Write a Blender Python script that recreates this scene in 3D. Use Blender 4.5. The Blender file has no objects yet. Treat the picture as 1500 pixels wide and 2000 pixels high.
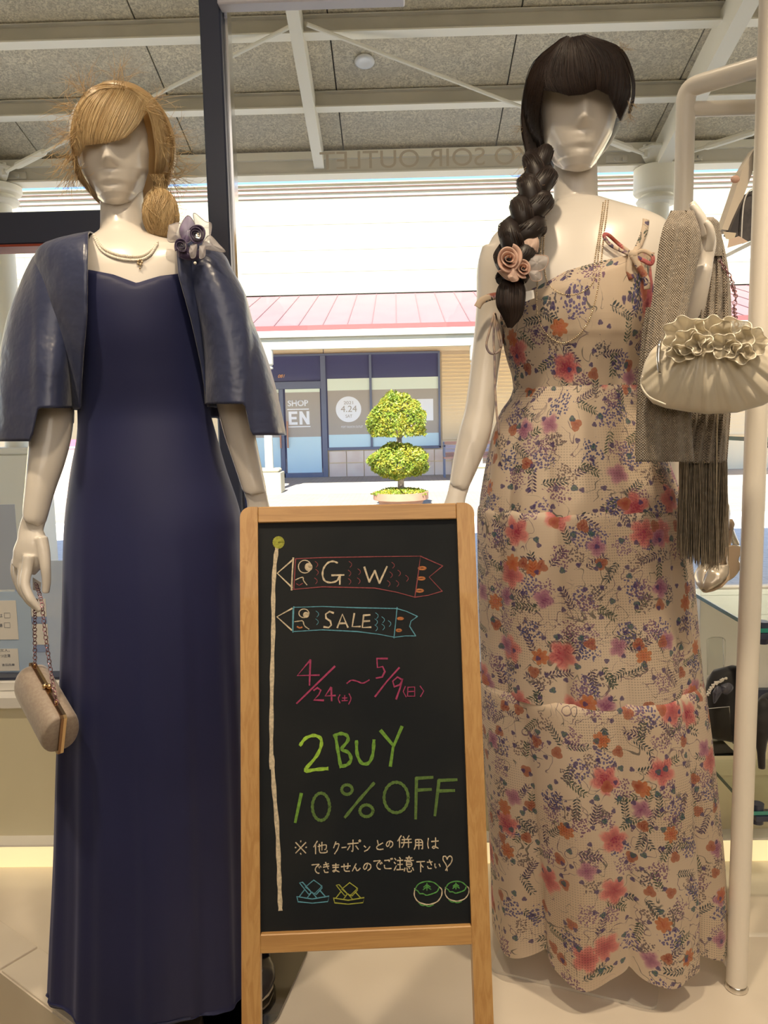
import bpy, bmesh, math, random
import numpy as np
from mathutils import Vector, Matrix
random.seed(7); rng = np.random.RandomState(7)
S = bpy.context.scene
COL = S.collection
# ------------------------------------------------------------------ camera
FPX = 1500.0
TH, PI_, RO = math.radians(1.2), math.radians(6.66), math.radians(1.18)
CAM = np.array([0, 0, 1.19])
F = np.array([-math.sin(TH)*math.cos(PI_), math.cos(TH)*math.cos(PI_), -math.sin(PI_)])
R0 = np.array([math.cos(TH), math.sin(TH), 0.0]); U0 = np.cross(R0, F)
R = R0*math.cos(RO)-U0*math.sin(RO); U = U0*math.cos(RO)+R0*math.sin(RO)
cd = bpy.data.cameras.new('camera'); cam = bpy.data.objects.new('camera', cd); COL.objects.link(cam)
cam.matrix_world = Matrix(((R[0], U[0], -F[0], CAM[0]), (R[1], U[1], -F[1], CAM[1]), (R[2], U[2], -F[2], CAM[2]), (0, 0, 0, 1)))
cd.sensor_fit = 'VERTICAL'; cd.sensor_height = 24; cd.lens = 18; cd.clip_start = .02; cd.clip_end = 500
S.camera = cam
# ------------------------------------------------------------------ sky, sun, lamps, exposure
S.view_settings.view_transform = 'Standard'; S.view_settings.look = 'None'
S.view_settings.gamma = 1; S.view_settings.use_curve_mapping = False; S.view_settings.exposure = 0.9
wd = bpy.data.worlds.new('world'); S.world = wd; wd.use_nodes = True
wn = wd.node_tree.nodes; wl = wd.node_tree.links
sky = wn.new('ShaderNodeTexSky'); sky.sky_type = 'NISHITA'; sky.sun_disc = False
sky.sun_elevation = math.radians(50); sky.sun_rotation = math.radians(184); sky.air_density = .75; sky.dust_density = .1; sky.ozone_density = 4
bg = wn['Background']; bg.inputs[1].default_value = .25; wl.new(sky.outputs[0], bg.inputs[0])
def lamp(name, kind, loc, target, energy, color, **kw):
    l = bpy.data.lights.new(name, kind); l.energy = energy; l.color = color
    for k, v in kw.items(): setattr(l, k, v)
    o = bpy.data.objects.new(name, l); COL.objects.link(o); o.location = loc
    d = Vector(target)-Vector(loc); o.rotation_euler = d.to_track_quat('-Z', 'Y').to_euler(); return o
lamp('sun', 'SUN', (0, 0, 20), (1.0, 10, 8), 10.5, (1, .94, .84), angle=.01)
lamp('shop_light', 'AREA', (0.1, -.6, 2.75), (0, 1.5, .9), 5, (1, .92, .84), shape='RECTANGLE', size=2.6, size_y=1.2)
lamp('deep_fill_light', 'AREA', (0.2, -2.4, 2.3), (0.1, 2, .5), 13, (1, .86, .70), shape='RECTANGLE', size=2.6, size_y=1.0)  # unseen fill lamp added to brighten the low wall and other fronts
for i, (x, y, tx, ty, e) in enumerate([(-.9, .75, -.9, 1.75, 44), (0, .65, .05, 1.75, 44), (.95, .7, 1.0, 1.75, 58), (-.75, 1.75, -.6, 1.45, 13), (.45, 1.85, .36, 1.55, 10)]):
    lamp('spot_lamp', 'SPOT', (x, y, 2.75), (tx, ty, 0), e, (1, .80, .55), spot_size=math.radians(62), spot_blend=.8, shadow_soft_size=.06)

# ------------------------------------------------------------------ helpers
def ray(x, y): return F+(x-750)/FPX*R-(y-1000)/FPX*U
def P(x, y, Y):
    d = ray(x, y); return CAM+d*(Y/d[1])
def PZ(x, y, z):
    d = ray(x, y); return CAM+d*((z-CAM[2])/d[2])
def PPL(x, y, o, n):
    d = ray(x, y); return CAM+d*(np.dot(np.asarray(o)-CAM, n)/np.dot(d, n))
def proj(p):
    d = np.asarray(p, float)-CAM; w = d@F; return (750+FPX*(d@R)/w, 1000-FPX*(d@U)/w)
def m_per_px(p): return np.dot(np.asarray(p)-CAM, F)/FPX

class NT:
    def __init__(s, m): s.t = m.node_tree; s.n = s.t.nodes; s.l = s.t.links
    def put(s, sock, v):
        if isinstance(v, bpy.types.NodeSocket): s.l.new(v, sock)
        else: sock.default_value = v
    def m(s, op, a, b=0.0, c=0.0, clamp=False):
        n = s.n.new('ShaderNodeMath'); n.operation = op; n.use_clamp = clamp
        s.put(n.inputs[0], a); s.put(n.inputs[1], b); s.put(n.inputs[2], c); return n.outputs[0]
    def v(s, op, a, b=(0, 0, 0)):
        n = s.n.new('ShaderNodeVectorMath'); n.operation = op; s.put(n.inputs[0], a); s.put(n.inputs[1], b)
        return n.outputs['Value'] if op in ('LENGTH', 'DOT_PRODUCT') else n.outputs['Vector']
    def scale(s, a, k):
        n = s.n.new('ShaderNodeVectorMath'); n.operation = 'SCALE'; s.put(n.inputs[0], a); s.put(n.inputs['Scale'], k); return n.outputs['Vector']
    def sep(s, a):
        n = s.n.new('ShaderNodeSeparateXYZ'); s.put(n.inputs[0], a); return n.outputs
    def comb(s, x, y, z=0.0):
        n = s.n.new('ShaderNodeCombineXYZ'); s.put(n.inputs[0], x); s.put(n.inputs[1], y); s.put(n.inputs[2], z); return n.outputs[0]
    def noise(s, vec, sc, det=2.0, rough=.5, dist=0.0):
        n = s.n.new('ShaderNodeTexNoise'); n.inputs['Scale'].default_value = sc; n.inputs['Detail'].default_value = det
        n.inputs['Roughness'].default_value = rough; n.inputs['Distortion'].default_value = dist
        if vec is not None: s.put(n.inputs['Vector'], vec)
        return n.outputs
    def vor(s, vec, sc, rnd=1.0, feat='F1', dim='2D'):
        n = s.n.new('ShaderNodeTexVoronoi'); n.voronoi_dimensions = dim; n.feature = feat
        n.inputs['Scale'].default_value = sc; n.inputs['Randomness'].default_value = rnd; s.put(n.inputs['Vector'], vec); return n.outputs
    def mix(s, f, a, b):
        n = s.n.new('ShaderNodeMix'); n.data_type = 'RGBA'; s.put(n.inputs[0], f)
        s.put(n.inputs[6], a if isinstance(a, bpy.types.NodeSocket) else (*a, 1)); s.put(n.inputs[7], b if isinstance(b, bpy.types.NodeSocket) else (*b, 1)); return n.outputs[2]
    def ramp(s, f, lo, hi): # smoothstep lo..hi
        n = s.n.new('ShaderNodeMapRange'); n.interpolation_type = 'SMOOTHSTEP'; s.put(n.inputs[0], f)
        n.inputs[1].default_value = lo; n.inputs[2].default_value = hi; return n.outputs[0]
    def obj(s):
        return s.n.new('ShaderNodeTexCoord').outputs['Object']
    def uv(s):
        return s.n.new('ShaderNodeTexCoord').outputs['UV']
    def bump(s, h, k, d=.01):
        n = s.n.new('ShaderNodeBump'); n.inputs['Strength'].default_value = k; n.inputs['Distance'].default_value = d; s.put(n.inputs['Height'], h); return n.outputs[0]
MATS = {}
def mat(name, col, rough=.5, metal=0, spec=.5, noise=None, bump=None, coat=0, sheen=0, alpha=None, trans=0, emit=0, transl=0, scale3=(1, 1, 1)):
    m = bpy.data.materials.new(name); m.use_nodes = True; t = NT(m); b = t.n['Principled BSDF']
    b.inputs['Base Color'].default_value = (*col, 1); b.inputs['Roughness'].default_value = rough; b.inputs['Metallic'].default_value = metal
    b.inputs['Specular IOR Level'].default_value = spec; b.inputs['Coat Weight'].default_value = coat; b.inputs['Sheen Weight'].default_value = sheen
    b.inputs['Transmission Weight'].default_value = trans
    if sheen: b.inputs['Sheen Roughness'].default_value = .4
    vec = t.obj()
    if scale3 != (1, 1, 1):
        vec = t.v('MULTIPLY', vec, scale3)
    if noise: # (scale, colour2, detail)
        f = t.ramp(t.noise(vec, noise[0], noise[2] if len(noise) > 2 else 3)[0], .35, .65); t.l.new(t.mix(f, col, noise[1]), b.inputs['Base Color'])
    if bump: t.l.new(t.bump(t.noise(vec, bump[0], 4)[0], bump[1], bump[2] if len(bump) > 2 else .005), b.inputs['Normal'])
    out = t.n['Material Output']; last = b.outputs[0]
    if transl:
        tr = t.n.new('ShaderNodeBsdfTranslucent'); tr.inputs[0].default_value = (*col, 1); mx = t.n.new('ShaderNodeMixShader'); mx.inputs[0].default_value = transl
        t.l.new(last, mx.inputs[1]); t.l.new(tr.outputs[0], mx.inputs[2]); last = mx.outputs[0]
    if alpha is not None:
        tr = t.n.new('ShaderNodeBsdfTransparent'); mx = t.n.new('ShaderNodeMixShader'); mx.inputs[0].default_value = alpha
        t.l.new(tr.outputs[0], mx.inputs[1]); t.l.new(last, mx.inputs[2]); last = mx.outputs[0]
    t.l.new(last, out.inputs[0]); MATS[name] = m; return m
def glass_mat(name, tint, refl, rough=.0):
    m = bpy.data.materials.new(name); m.use_nodes = True; t = NT(m); t.n.remove(t.n['Principled BSDF'])
    tr = t.n.new('ShaderNodeBsdfTransparent'); tr.inputs[0].default_value = (*tint, 1)
    gl = t.n.new('ShaderNodeBsdfGlossy'); gl.inputs['Roughness'].default_value = rough
    fr = t.n.new('ShaderNodeFresnel'); fr.inputs[0].default_value = 1.45
    mx = t.n.new('ShaderNodeMixShader'); t.l.new(t.m('MULTIPLY', fr.outputs[0], refl, clamp=True), mx.inputs[0])
    t.l.new(tr.outputs[0], mx.inputs[1]); t.l.new(gl.outputs[0], mx.inputs[2]); t.l.new(mx.outputs[0], t.n['Material Output'].inputs[0]); return m

class MB:
    def __init__(s): s.v = []; s.f = []; s.uv = None; s.n = 0
    def add(s, V, Fs, UV=None):
        V = np.asarray(V, float); s.v.append(V)
        s.f += [tuple(int(i)+s.n for i in f) for f in Fs]; s.n += len(V)
        if UV is not None:
            s.uv = (s.uv or []) + [np.asarray(UV, float)]
        return s
    def box(s, c, sz, rot=None, bev=0):
        h = np.array(sz)/2
        if bev and min(h) > bev*1.01:
            V = []
            for sx in (-1, 1):
                for sy in (-1, 1):
                    for sz_ in (-1, 1):
                        g = np.array([sx, sy, sz_])
                        for k in range(3):
                            p = g*(h-bev); p[k] = g[k]*h[k]; V.append(p)
            V = np.array(V)
            def ix(a, b, c_, k): return ((((a > 0)*2+(b > 0))*2+(c_ > 0))*3+k)
            Fs = []
            for k in range(3):
                o = [i for i in range(3) if i != k]
                for sg in (-1, 1):
                    q = []
                    for (a, b) in ((-1, -1), (1, -1), (1, 1), (-1, 1)):
                        g = [0, 0, 0]; g[k] = sg; g[o[0]] = a; g[o[1]] = b; q.append(ix(*g, k))
                    Fs.append(q)
            for k in range(3):
                o = [i for i in range(3) if i != k]
                for a in (-1, 1):
                    for b in (-1, 1):
                        q = []
                        for (t, kk) in ((-1, 0), (1, 0), (1, 1), (-1, 1)):
                            g = [0, 0, 0]; g[k] = t; g[o[0]] = a; g[o[1]] = b; q.append(ix(*g, o[kk]))
                        Fs.append(q)
            for sx in (-1, 1):
                for sy in (-1, 1):
                    for z in (-1, 1): Fs.append([ix(sx, sy, z, k) for k in range(3)])
        else:
            V = np.array([(x, y, z) for x in (-h[0], h[0]) for y in (-h[1], h[1]) for z in (-h[2], h[2])])
            Fs = [(0, 1, 3, 2), (4, 6, 7, 5), (0, 4, 5, 1), (2, 3, 7, 6), (0, 2, 6, 4), (1, 5, 7, 3)]
        if rot is not None: V = V@np.array(rot).T
        return s.add(V+np.array(c), Fs)
    def bb(s, x0, x1, y0, y1, z0, z1, bev=0):
        return s.box(((x0+x1)/2, (y0+y1)/2, (z0+z1)/2), (abs(x1-x0), abs(y1-y0), abs(z1-z0)), bev=bev)
    def loft(s, rings, caps=True, closed=True, uv=False):
        G = np.asarray(rings, float); N, M = G.shape[:2]; Fs = []
        mm = M if closed else M-1
        for i in range(N-1):
            for j in range(mm):
                k = (j+1) % M; Fs.append((i*M+j, i*M+k, (i+1)*M+k, (i+1)*M+j))
        V = G.reshape(-1, 3)
        UV = None
        if caps and closed:
            V = np.vstack([V, G[0].mean(0), G[-1].mean(0)]); a = N*M; b = a+1
            for j in range(M):
                k = (j+1) % M; Fs.append((a, k, j)); Fs.append((b, (N-1)*M+j, (N-1)*M+k))
        return s.add(V, Fs, UV)
    def tube(s, pts, r, n=8, caps=True, flat=1.0, up=None):
        return s.loft(tube_rings(pts, r, n, flat, up), caps)
    def cyl(s, p0, p1, r, n=16, r1=None): return s.tube([p0, p1], [r, r if r1 is None else r1], n)
    def lathe(s, prof, o, n=24, ax=(0, 0, 1)):
        q = Vector((0, 0, 1)).rotation_difference(Vector(ax)).to_matrix(); q = np.array(q)
        G = []
        for r_, z in prof:
            a = np.linspace(0, 2*np.pi, n, endpoint=False)
            G.append(np.stack([np.cos(a)*r_, np.sin(a)*r_, np.full(n, z)], 1)@q.T+np.array(o))
        return s.loft(G, True)
    def sph(s, c, r, n=8, m=6):
        r = np.ones(3)*r; G = []
        for i in range(m+1):
            ph = np.pi*i/m; a = np.linspace(0, 2*np.pi, n, endpoint=False)
            rr = max(math.sin(ph), .02)
            G.append(np.stack([np.cos(a)*rr*r[0], np.sin(a)*rr*r[1], np.full(n, math.cos(ph))*r[2]], 1)+np.array(c))
        return s.loft(G, True)
    def prism(s, poly, thick): # poly: list of 3D pts (planar), thick: vector
        A = np.array(poly, float); n = len(A); V = np.vstack([A, A+np.array(thick)])
        Fs = [tuple(range(n-1, -1, -1)), tuple(range(n, 2*n))]+[(i, (i+1) % n, n+(i+1) % n, n+i) for i in range(n)]
        return s.add(V, Fs)
    def mesh(s, name, origin=(0, 0, 0), smooth=False):
        V = np.vstack(s.v)-np.array(origin)
        me = bpy.data.meshes.new(name); me.from_pydata(V.tolist(), [], s.f); me.update()
        if smooth:
            me.shade_smooth()
        return me
    def build(s, name, m=None, parent=None, smooth=False, auto=None, **tags):
        o = bpy.data.objects.new(name, s.mesh(name, org(parent), smooth)); COL.objects.link(o)
        if m: o.data.materials.append(m)
        if parent is not None: o.parent = parent
        if auto is not None: o.data.set_sharp_from_angle(angle=math.radians(auto))
        for k, v in tags.items(): o[k] = v
        return o
ORG = {}
def org(p):
    return np.zeros(3) if p is None else ORG.get(p.name, org(p.parent) if p.parent else np.zeros(3))
def thing(name, label, cat, loc=(0, 0, 0), group=None):
    o = bpy.data.objects.new(name, None); COL.objects.link(o); o.location = [float(a) for a in loc]; o.empty_display_size = .1
    ORG[o.name] = np.array(loc, float); o['label'] = label; o['category'] = cat
    if group: o['group'] = group
    return o
def catmull(pts, n=8):
    p = np.asarray(pts, float)
    if len(p) < 3 or n <= 1: return p
    q = np.vstack([2*p[0]-p[1], p, 2*p[-1]-p[-2]]); out = []
    for i in range(1, len(q)-2):
        for k in range(n):
            t = k/n; out.append(.5*((2*q[i])+(-q[i-1]+q[i+1])*t+(2*q[i-1]-5*q[i]+4*q[i+1]-q[i+2])*t*t+(-q[i-1]+3*q[i]-3*q[i+1]+q[i+2])*t**3))
    out.append(q[-2]); return np.array(out)
def tube_rings(pts, r, n=8, flat=1.0, up=None):
    p = np.asarray(pts, float); r = np.ones(len(p))*r
    T = np.gradient(p, axis=0); T /= np.linalg.norm(T, axis=1)[:, None]+1e-12
    u = np.array(up if up is not None else (0, 1, 0), float)
    if abs(T[0]@u) > .95: u = np.array([1., 0, 0])
    a = np.linspace(0, 2*np.pi, n, endpoint=False); G = []
    for i in range(len(p)):
        u = u-(u@T[i])*T[i]; u /= np.linalg.norm(u)+1e-12; w = np.cross(T[i], u)
        fl = flat[i] if hasattr(flat, '__len__') else flat
        G.append(p[i]+r[i]*(np.cos(a)[:, None]*w+np.sin(a)[:, None]*u*fl))
    return G
def pxtube(spec, n=20, k=6, flat=1.0, up=None):
    """spec rows (px, py, Y, radius_px) -> rings"""
    s = catmull(np.array(spec, float), k); pts = np.array([P(a, b, c) for a, b, c, d in s])
    rad = np.array([d*m_per_px(p) for (a, b, c, d), p in zip(s, pts)])
    return tube_rings(pts, rad, n, flat, up)
def remesh(o, voxel, smooth=6, fac=.5):
    r_ = o.modifiers.new('r', 'REMESH'); r_.mode = 'VOXEL'; r_.voxel_size = voxel; r_.use_smooth_shade = True
    sm = o.modifiers.new('s', 'SMOOTH'); sm.factor = fac; sm.iterations = smooth
    dg = bpy.context.evaluated_depsgraph_get(); me = bpy.data.meshes.new_from_object(o.evaluated_get(dg))
    old = o.data; o.modifiers.clear(); o.data = me; me.name = o.name
    me.materials.clear(); me.materials.append(old.materials[0]); me.shade_smooth(); bpy.data.meshes.remove(old)
def text(body, name, m, parent, origin, xdir, updir, height, thick=.0005, width=None, shear=0, bold=0, **tags):
    c = bpy.data.curves.new(name, 'FONT'); c.body = body; c.size = 1; c.extrude = 0; c.shear = shear; c.offset = bold
    o = bpy.data.objects.new(name, c); COL.objects.link(o)
    dg = bpy.context.evaluated_depsgraph_get(); dg.update(); me = bpy.data.meshes.new_from_object(o.evaluated_get(dg)); bpy.data.objects.remove(o)
    V = np.array([v.co[:] for v in me.vertices]); lo = V.min(0); hi = V.max(0)
    sc = height/(hi[1]-lo[1]); sx = sc if width is None else width/(hi[0]-lo[0])
    x = np.array(xdir, float); u = np.array(updir, float); nrm = np.cross(x, u)
    og = org(parent)
    for v in me.vertices:
        a = (v.co[0]-lo[0])*sx; b = (v.co[1]-lo[1])*sc
        v.co = Vector(np.asarray(origin)-og+x*a+u*b)
    o = bpy.data.objects.new(name, me); COL.objects.link(o); me.materials.clear(); me.materials.append(m)
    if parent is not None: o.parent = parent
    sd = o.modifiers.new('thick', 'SOLIDIFY'); sd.thickness = thick; sd.offset = 0
    for k, v in tags.items(): o[k] = v
    return o
def struct(o, k='structure'): o['kind'] = k; return o

# ------------------------------------------------------------------ materials
M_floor = mat('platform_gloss', (.80, .72, .62), .22, spec=.5, noise=(3, (.74, .66, .56)), coat=.15)
M_shopfloor = mat('shop_floor', (.30, .24, .12), .5, noise=(5, (.24, .19, .09)))
M_lowwall = mat('low_wall', (.78, .72, .52), .6, noise=(2.2, (.70, .65, .46)))
M_white = mat('white_paint', (.86, .84, .80), .4)
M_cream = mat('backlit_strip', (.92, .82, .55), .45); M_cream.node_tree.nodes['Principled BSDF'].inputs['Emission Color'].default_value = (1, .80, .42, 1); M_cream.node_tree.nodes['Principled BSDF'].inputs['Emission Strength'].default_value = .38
M_black = mat('black_metal', (.040, .050, .090), .35, spec=.6)
M_steel = mat('brushed_steel', (.75, .72, .68), .16, metal=1)
M_chrome = mat('chrome', (.8, .8, .8), .12, metal=1)
M_gold = mat('gold_metal', (.72, .52, .28), .22, metal=1)
M_skin = mat('mannequin_gloss', (.73, .68, .62), .28, spec=.5, coat=.35)
M_rackpaint = mat('rack_paint', (.83, .77, .68), .35, spec=.5)
M_glass = glass_mat('window_glass', (.97, .98, .98), .4)
M_shelfglass = glass_mat('shelf_glass', (.95, .985, .975), 1.2)
M_acrylic = glass_mat('clear_acrylic', (.95, .96, .95), 1.1)
M_edge = mat('glass_edge', (.04, .30, .24), .15, spec=.8)
M_edgedark = mat('glass_edge_dark', (.10, .20, .20), .2, spec=.8)

# ------------------------------------------------------------------ the shop shell
YW = 2.00    # face of the low wall under the window
YG = 2.10    # glass plane
zs = P(50, 1380, YW)[2]
a_, b_ = PZ(0, 1900, 0), PZ(130, 2000, 0)
dr = (b_-a_)/np.linalg.norm(b_-a_)
poly = [a_+dr*((2.06-a_[1])/dr[1]), a_, b_, b_+dr*.28, (-.42, .78, 0), (3.2, .55, 0), (3.2, 2.06, 0)]
poly = [np.array([p[0], p[1], 0.]) for p in poly]
# platform built of large tiles along its lit edge: strip tiles + field
pl = MB(); pl.prism([p-np.array([0, 0, .17]) for p in poly], (0, 0, .17)); fl = struct(pl.build('floor', M_floor))
# border tiles at the left edge of the platform (raised by a hair, with joints)
nrm = np.array([-dr[1], dr[0], 0.]);
for k in range(4):
    s0 = -.84+k*.42; c = a_+dr*(s0+.208)+nrm*.047
    t = MB().box((0, 0, 0), (.412, .088, .012), bev=.0015); V = t.v[0]@np.array([[dr[0], dr[1], 0], [nrm[0], nrm[1], 0], [0, 0, 1]])
    t.v[0] = V+c+np.array([0, 0, .0005])
    t.build('tile', M_floor, fl)
struct(MB().bb(-3.2, 3.2, -3, 2.06, -.30, -.172).build('trim_1', M_shopfloor))
struct(MB().bb(-3.2, 3.2, YW, YW+.12, -.17, zs).build('wall_back', M_lowwall))
zl = P(50, 1653, YW-.045)[2]
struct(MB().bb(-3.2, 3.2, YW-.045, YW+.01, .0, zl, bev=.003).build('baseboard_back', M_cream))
struct(MB().bb(-3.2, 3.2, YW-.048, YW+.01, zl, zl+.006).build('trim_2', M_white))
# sill and frame
w1 = MB().bb(-3.2, 3.2, YW-.02, YW+.12, zs, zs+.036, bev=.004); win = struct(w1.build('window_1', M_white))
zf = zs+.036
MB().bb(-3.2, 3.2, YW+.02, YW+.11, zf+.001, zf+.028, bev=.003).build('bottom_frame', M_white, win)
MB().bb(-3.2, 3.2, YW+.03, YW+.11, zf+.029, zf+.036).build('gasket', M_black, win)
xm0, xm1 = P(396, 0, YG)[0], P(437, 0, YG)[0]
ztop = 2.60
ml = MB().bb(xm0, xm1, YG-.05, YG+.06, zf, ztop, bev=.004).build('mullion', M_black, win)
MB().bb(xm1+.0005, xm1+.011, YG-.02, YG+.03, zf, ztop).build('glazing_bead', M_chrome, win)
MB().bb(-3.2, xm0-.001, YG-.004, YG+.004, zf+.036, ztop).build('pane', M_glass, win)
MB().bb(xm1+.012, 3.2, YG-.004, YG+.004, zf+.036, ztop).build('pane', M_glass, win)
# head rail (white strip at the very top between mullion and x~790)
zt = P(600, 8, YG-.06)[2]
MB().bb(P(436, 4, YG)[0], P(790, 4, YG)[0], YG-.075, YG-.03, zt, zt+.05, bev=.003).build('head_rail', mat('pale_rail', (.75, .75, .85), .4), win)
# black transom bar at the left (top of the shop door)
bt = thing('door_header', 'wide black horizontal bar behind the blonde mannequin, left of the black mullion', 'door header', (-.8, YG, 0))
zb0, zb1 = P(100, 483, YG-.03)[2], P(100, 416, YG-.03)[2]
xr_ = P(255, 440, YG)[0]
MB().bb(-2.6, xr_, YG-.05, YG+.03, zb0+.006, zb1, bev=.003).build('header_bar', M_black, bt)
MB().bb(-2.6, xr_-.04, YG-.052, YG+.03, zb0-.001, zb0+.005).build('trim_strip', mat('red_trim', (.35, .06, .03), .4), bt, label='thin red strip along the lower edge')
# facade above window, ceiling, side walls: shade the room
struct(MB().bb(-9, 9, YG-.02, YG+.25, 2.6, 4.9).build('wall_front', mat('facade_paint', (.7, .66, .56), .8)))
struct(MB().bb(-3.3, 3.3, -3, YG, 2.95, 3.05).build('ceiling', M_white))
struct(MB().bb(-3.3, 3.3, -3.1, -3.0, -.3, 3).build('wall_rear', mat('inner_wall', (.74, .66, .54), .7)))
struct(MB().bb(-3.35, -3.25, -3, YG, -.3, 3).build('wall_left', MATS['inner_wall']))
struct(MB().bb(3.25, 3.35, -3, YG, -.3, 3).build('wall_right', MATS['inner_wall']))
struct(MB().bb(-9, -3.3, -3, YG+.2, -.3, 4.9).build('wall_side_1', MATS['facade_paint']))
struct(MB().bb(3.4, 9, -3, YG+.2, -.3, 4.9).build('wall_side_2', MATS['facade_paint']))
#@PART2
# ------------------------------------------------------------------ outside: ground and near canopy
ZG = -.18
mg = bpy.data.materials.new('paving'); mg.use_nodes = True; t = NT(mg); b = t.n['Principled BSDF']; v = t.obj()
br = t.n.new('ShaderNodeTexBrick'); t.l.new(v, br.inputs[0]); br.inputs['Scale'].default_value = 2.2
br.inputs['Color1'].default_value = (.84, .79, .70, 1); br.inputs['Color2'].default_value = (.78, .73, .64, 1); br.inputs['Mortar'].default_value = (.66, .62, .55, 1)
br.inputs['Mortar Size'].default_value = .012
t.l.new(br.outputs[0], b.inputs['Base Color']); b.inputs['Roughness'].default_value = .8
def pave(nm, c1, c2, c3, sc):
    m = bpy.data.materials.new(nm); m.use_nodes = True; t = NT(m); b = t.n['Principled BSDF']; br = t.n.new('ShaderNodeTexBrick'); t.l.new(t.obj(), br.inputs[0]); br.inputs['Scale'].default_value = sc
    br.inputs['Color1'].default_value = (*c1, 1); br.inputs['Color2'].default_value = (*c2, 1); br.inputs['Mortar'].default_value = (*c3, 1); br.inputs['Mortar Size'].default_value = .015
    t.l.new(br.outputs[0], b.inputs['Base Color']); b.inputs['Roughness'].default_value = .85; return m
struct(MB().bb(-45, 45, 2.06, 60, ZG-.2, ZG).build('ground', mg))  # near paving colour raised to bounce light up onto the canopy ceiling
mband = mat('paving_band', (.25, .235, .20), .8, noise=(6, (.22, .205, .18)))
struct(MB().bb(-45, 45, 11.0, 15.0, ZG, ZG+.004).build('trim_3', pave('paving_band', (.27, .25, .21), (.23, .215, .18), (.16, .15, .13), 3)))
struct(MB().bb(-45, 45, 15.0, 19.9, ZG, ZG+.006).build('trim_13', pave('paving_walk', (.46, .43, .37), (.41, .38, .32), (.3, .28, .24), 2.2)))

YH = 6.2; SL = .30
h0 = P(750, 293, YH)[2]                      # ceiling height where it meets the front beam
def slope(px, py):                            # pixel on the sloping ceiling plane
    return PPL(px, py, (0, YH, h0), np.array([0, SL, 1.0]))
def zc(Y): return h0+SL*(YH-Y)
mp = bpy.data.materials.new('wood_wool'); mp.use_nodes = True; t = NT(mp); b = t.n['Principled BSDF']; v = t.obj()
f1 = t.noise(v, 34, 6, .7, 1.8)[0]; f2 = t.noise(t.v('MULTIPLY', v, (1, 1, 1)), 6, 3)[0]
f3 = t.m('ABSOLUTE', t.m('SUBTRACT', t.noise(v, 22, 3, .6, 3.0)[0], .5)); f3 = t.ramp(f3, .0, .035)
c1 = t.mix(t.ramp(f1, .4, .62), (.50, .43, .31), (.88, .78, .58)); c2 = t.mix(t.m('MULTIPLY', t.m('SUBTRACT', 1.0, f3), .6), c1, (.95, .86, .68)); c3 = t.mix(t.m('MULTIPLY', t.ramp(f2, .4, .7), .35), c2, (.62, .54, .40))
t.l.new(c3, b.inputs['Base Color']); b.inputs['Roughness'].default_value = .95; t.l.new(t.bump(f1, .5, .01), b.inputs['Normal'])
M_can = mat('canopy_paint', (.82, .76, .62), .5)
M_candk = mat('canopy_beam', (.66, .60, .49), .55, noise=(3, (.58, .53, .43)))
ceil_ = struct(MB().loft([[(-12, 2.35, zc(2.35)+.03), (12, 2.35, zc(2.35)+.03), (12, 2.35, zc(2.35)+.10), (-12, 2.35, zc(2.35)+.10)],
                          [(-12, 6.45, zc(6.45)+.03), (12, 6.45, zc(6.45)+.03), (12, 6.45, zc(6.45)+.10), (-12, 6.45, zc(6.45)+.10)]]).build('ceiling_canopy', mat('seam_dark', (.10, .095, .08), .9)))
purl = [6.2, 5.6, 4.98, 4.36, 3.74, 3.12, 2.5]
xs0 = slope(660, 200)[0]; dxp = 1.17
ang = math.atan(SL)
pw, pd = dxp-.009, .0
for r_ in range(6):
    ya, yb = purl[r_]-.01, purl[r_+1]+.0
    for k in range(-6, 6):
        m = MB().bb(0, dxp-.010, 0, 1, 0, .02) if False else None
        x0 = xs0+k*dxp+.005+(0.0 if r_ != 0 else .0)
        q = MB().loft([[(x0, ya, zc(ya)), (x0+dxp-.010, ya, zc(ya)), (x0+dxp-.010, ya, zc(ya)+.028), (x0, ya, zc(ya)+.028)],
                       [(x0, yb, zc(yb)), (x0+dxp-.010, yb, zc(yb)), (x0+dxp-.010, yb, zc(yb)+.028), (x0, yb, zc(yb)+.028)]])
        q.build('panel', mp, ceil_)
def beamy(name, Y, dz, w, fl, m, m2, parent=None):
    z = zc(Y)
    o = struct(MB().bb(-12, 12, Y-.006, Y+.006, z-dz+.008, z-.001).bb(-12, 12, Y-w/2, Y+w/2, z-.006, z-.0005).build(name, m))
    MB().bb(-12, 12, Y-w/2, Y+w/2, z-dz, z-dz+.009).build('flange', m2, o)
    return o
for i, Y in enumerate(purl[1:]):
    beamy('ceiling_beam_%d' % (i+1), Y, .105, .10, .01, M_candk, M_can)
# front beam (box girder) with bolted plates
zb = P(100, 356, YH)[2]; zb_ = P(1380, 320, YH)[2]; zbm = (zb+zb_)/2
fb = struct(MB().bb(-12, 12, YH-.04, YH+.06, zbm, h0-.02).build('trim_4', M_candk))
MB().bb(-12, 12, YH-.075, YH-.04, h0-.075, h0-.02).build('lip', M_can, fb)
MB().bb(-12, 12, YH-.055, YH+.10, zbm-.012, zbm).build('flange', M_can, fb)
for (xa, xb) in ((-30, 56), (1330, 1366), (1180, 1222)):
    xa, xb = P(xa, 335, YH)[0], P(xb, 335, YH)[0]
    MB().bb(xa, xb, YH-.058, YH-.04, zbm+.012, h0-.10, bev=.004).build('splice_plate', M_candk, fb)
    for k in (.45, .82):
        for zz in (.5,):
            x = xa+(xb-xa)*k; z = zbm+(h0-.1-zbm)*zz
            MB().cyl((x, YH-.058, z), (x, YH-.08, z), .018, 6).build('bolt', M_candk, fb)
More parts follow.
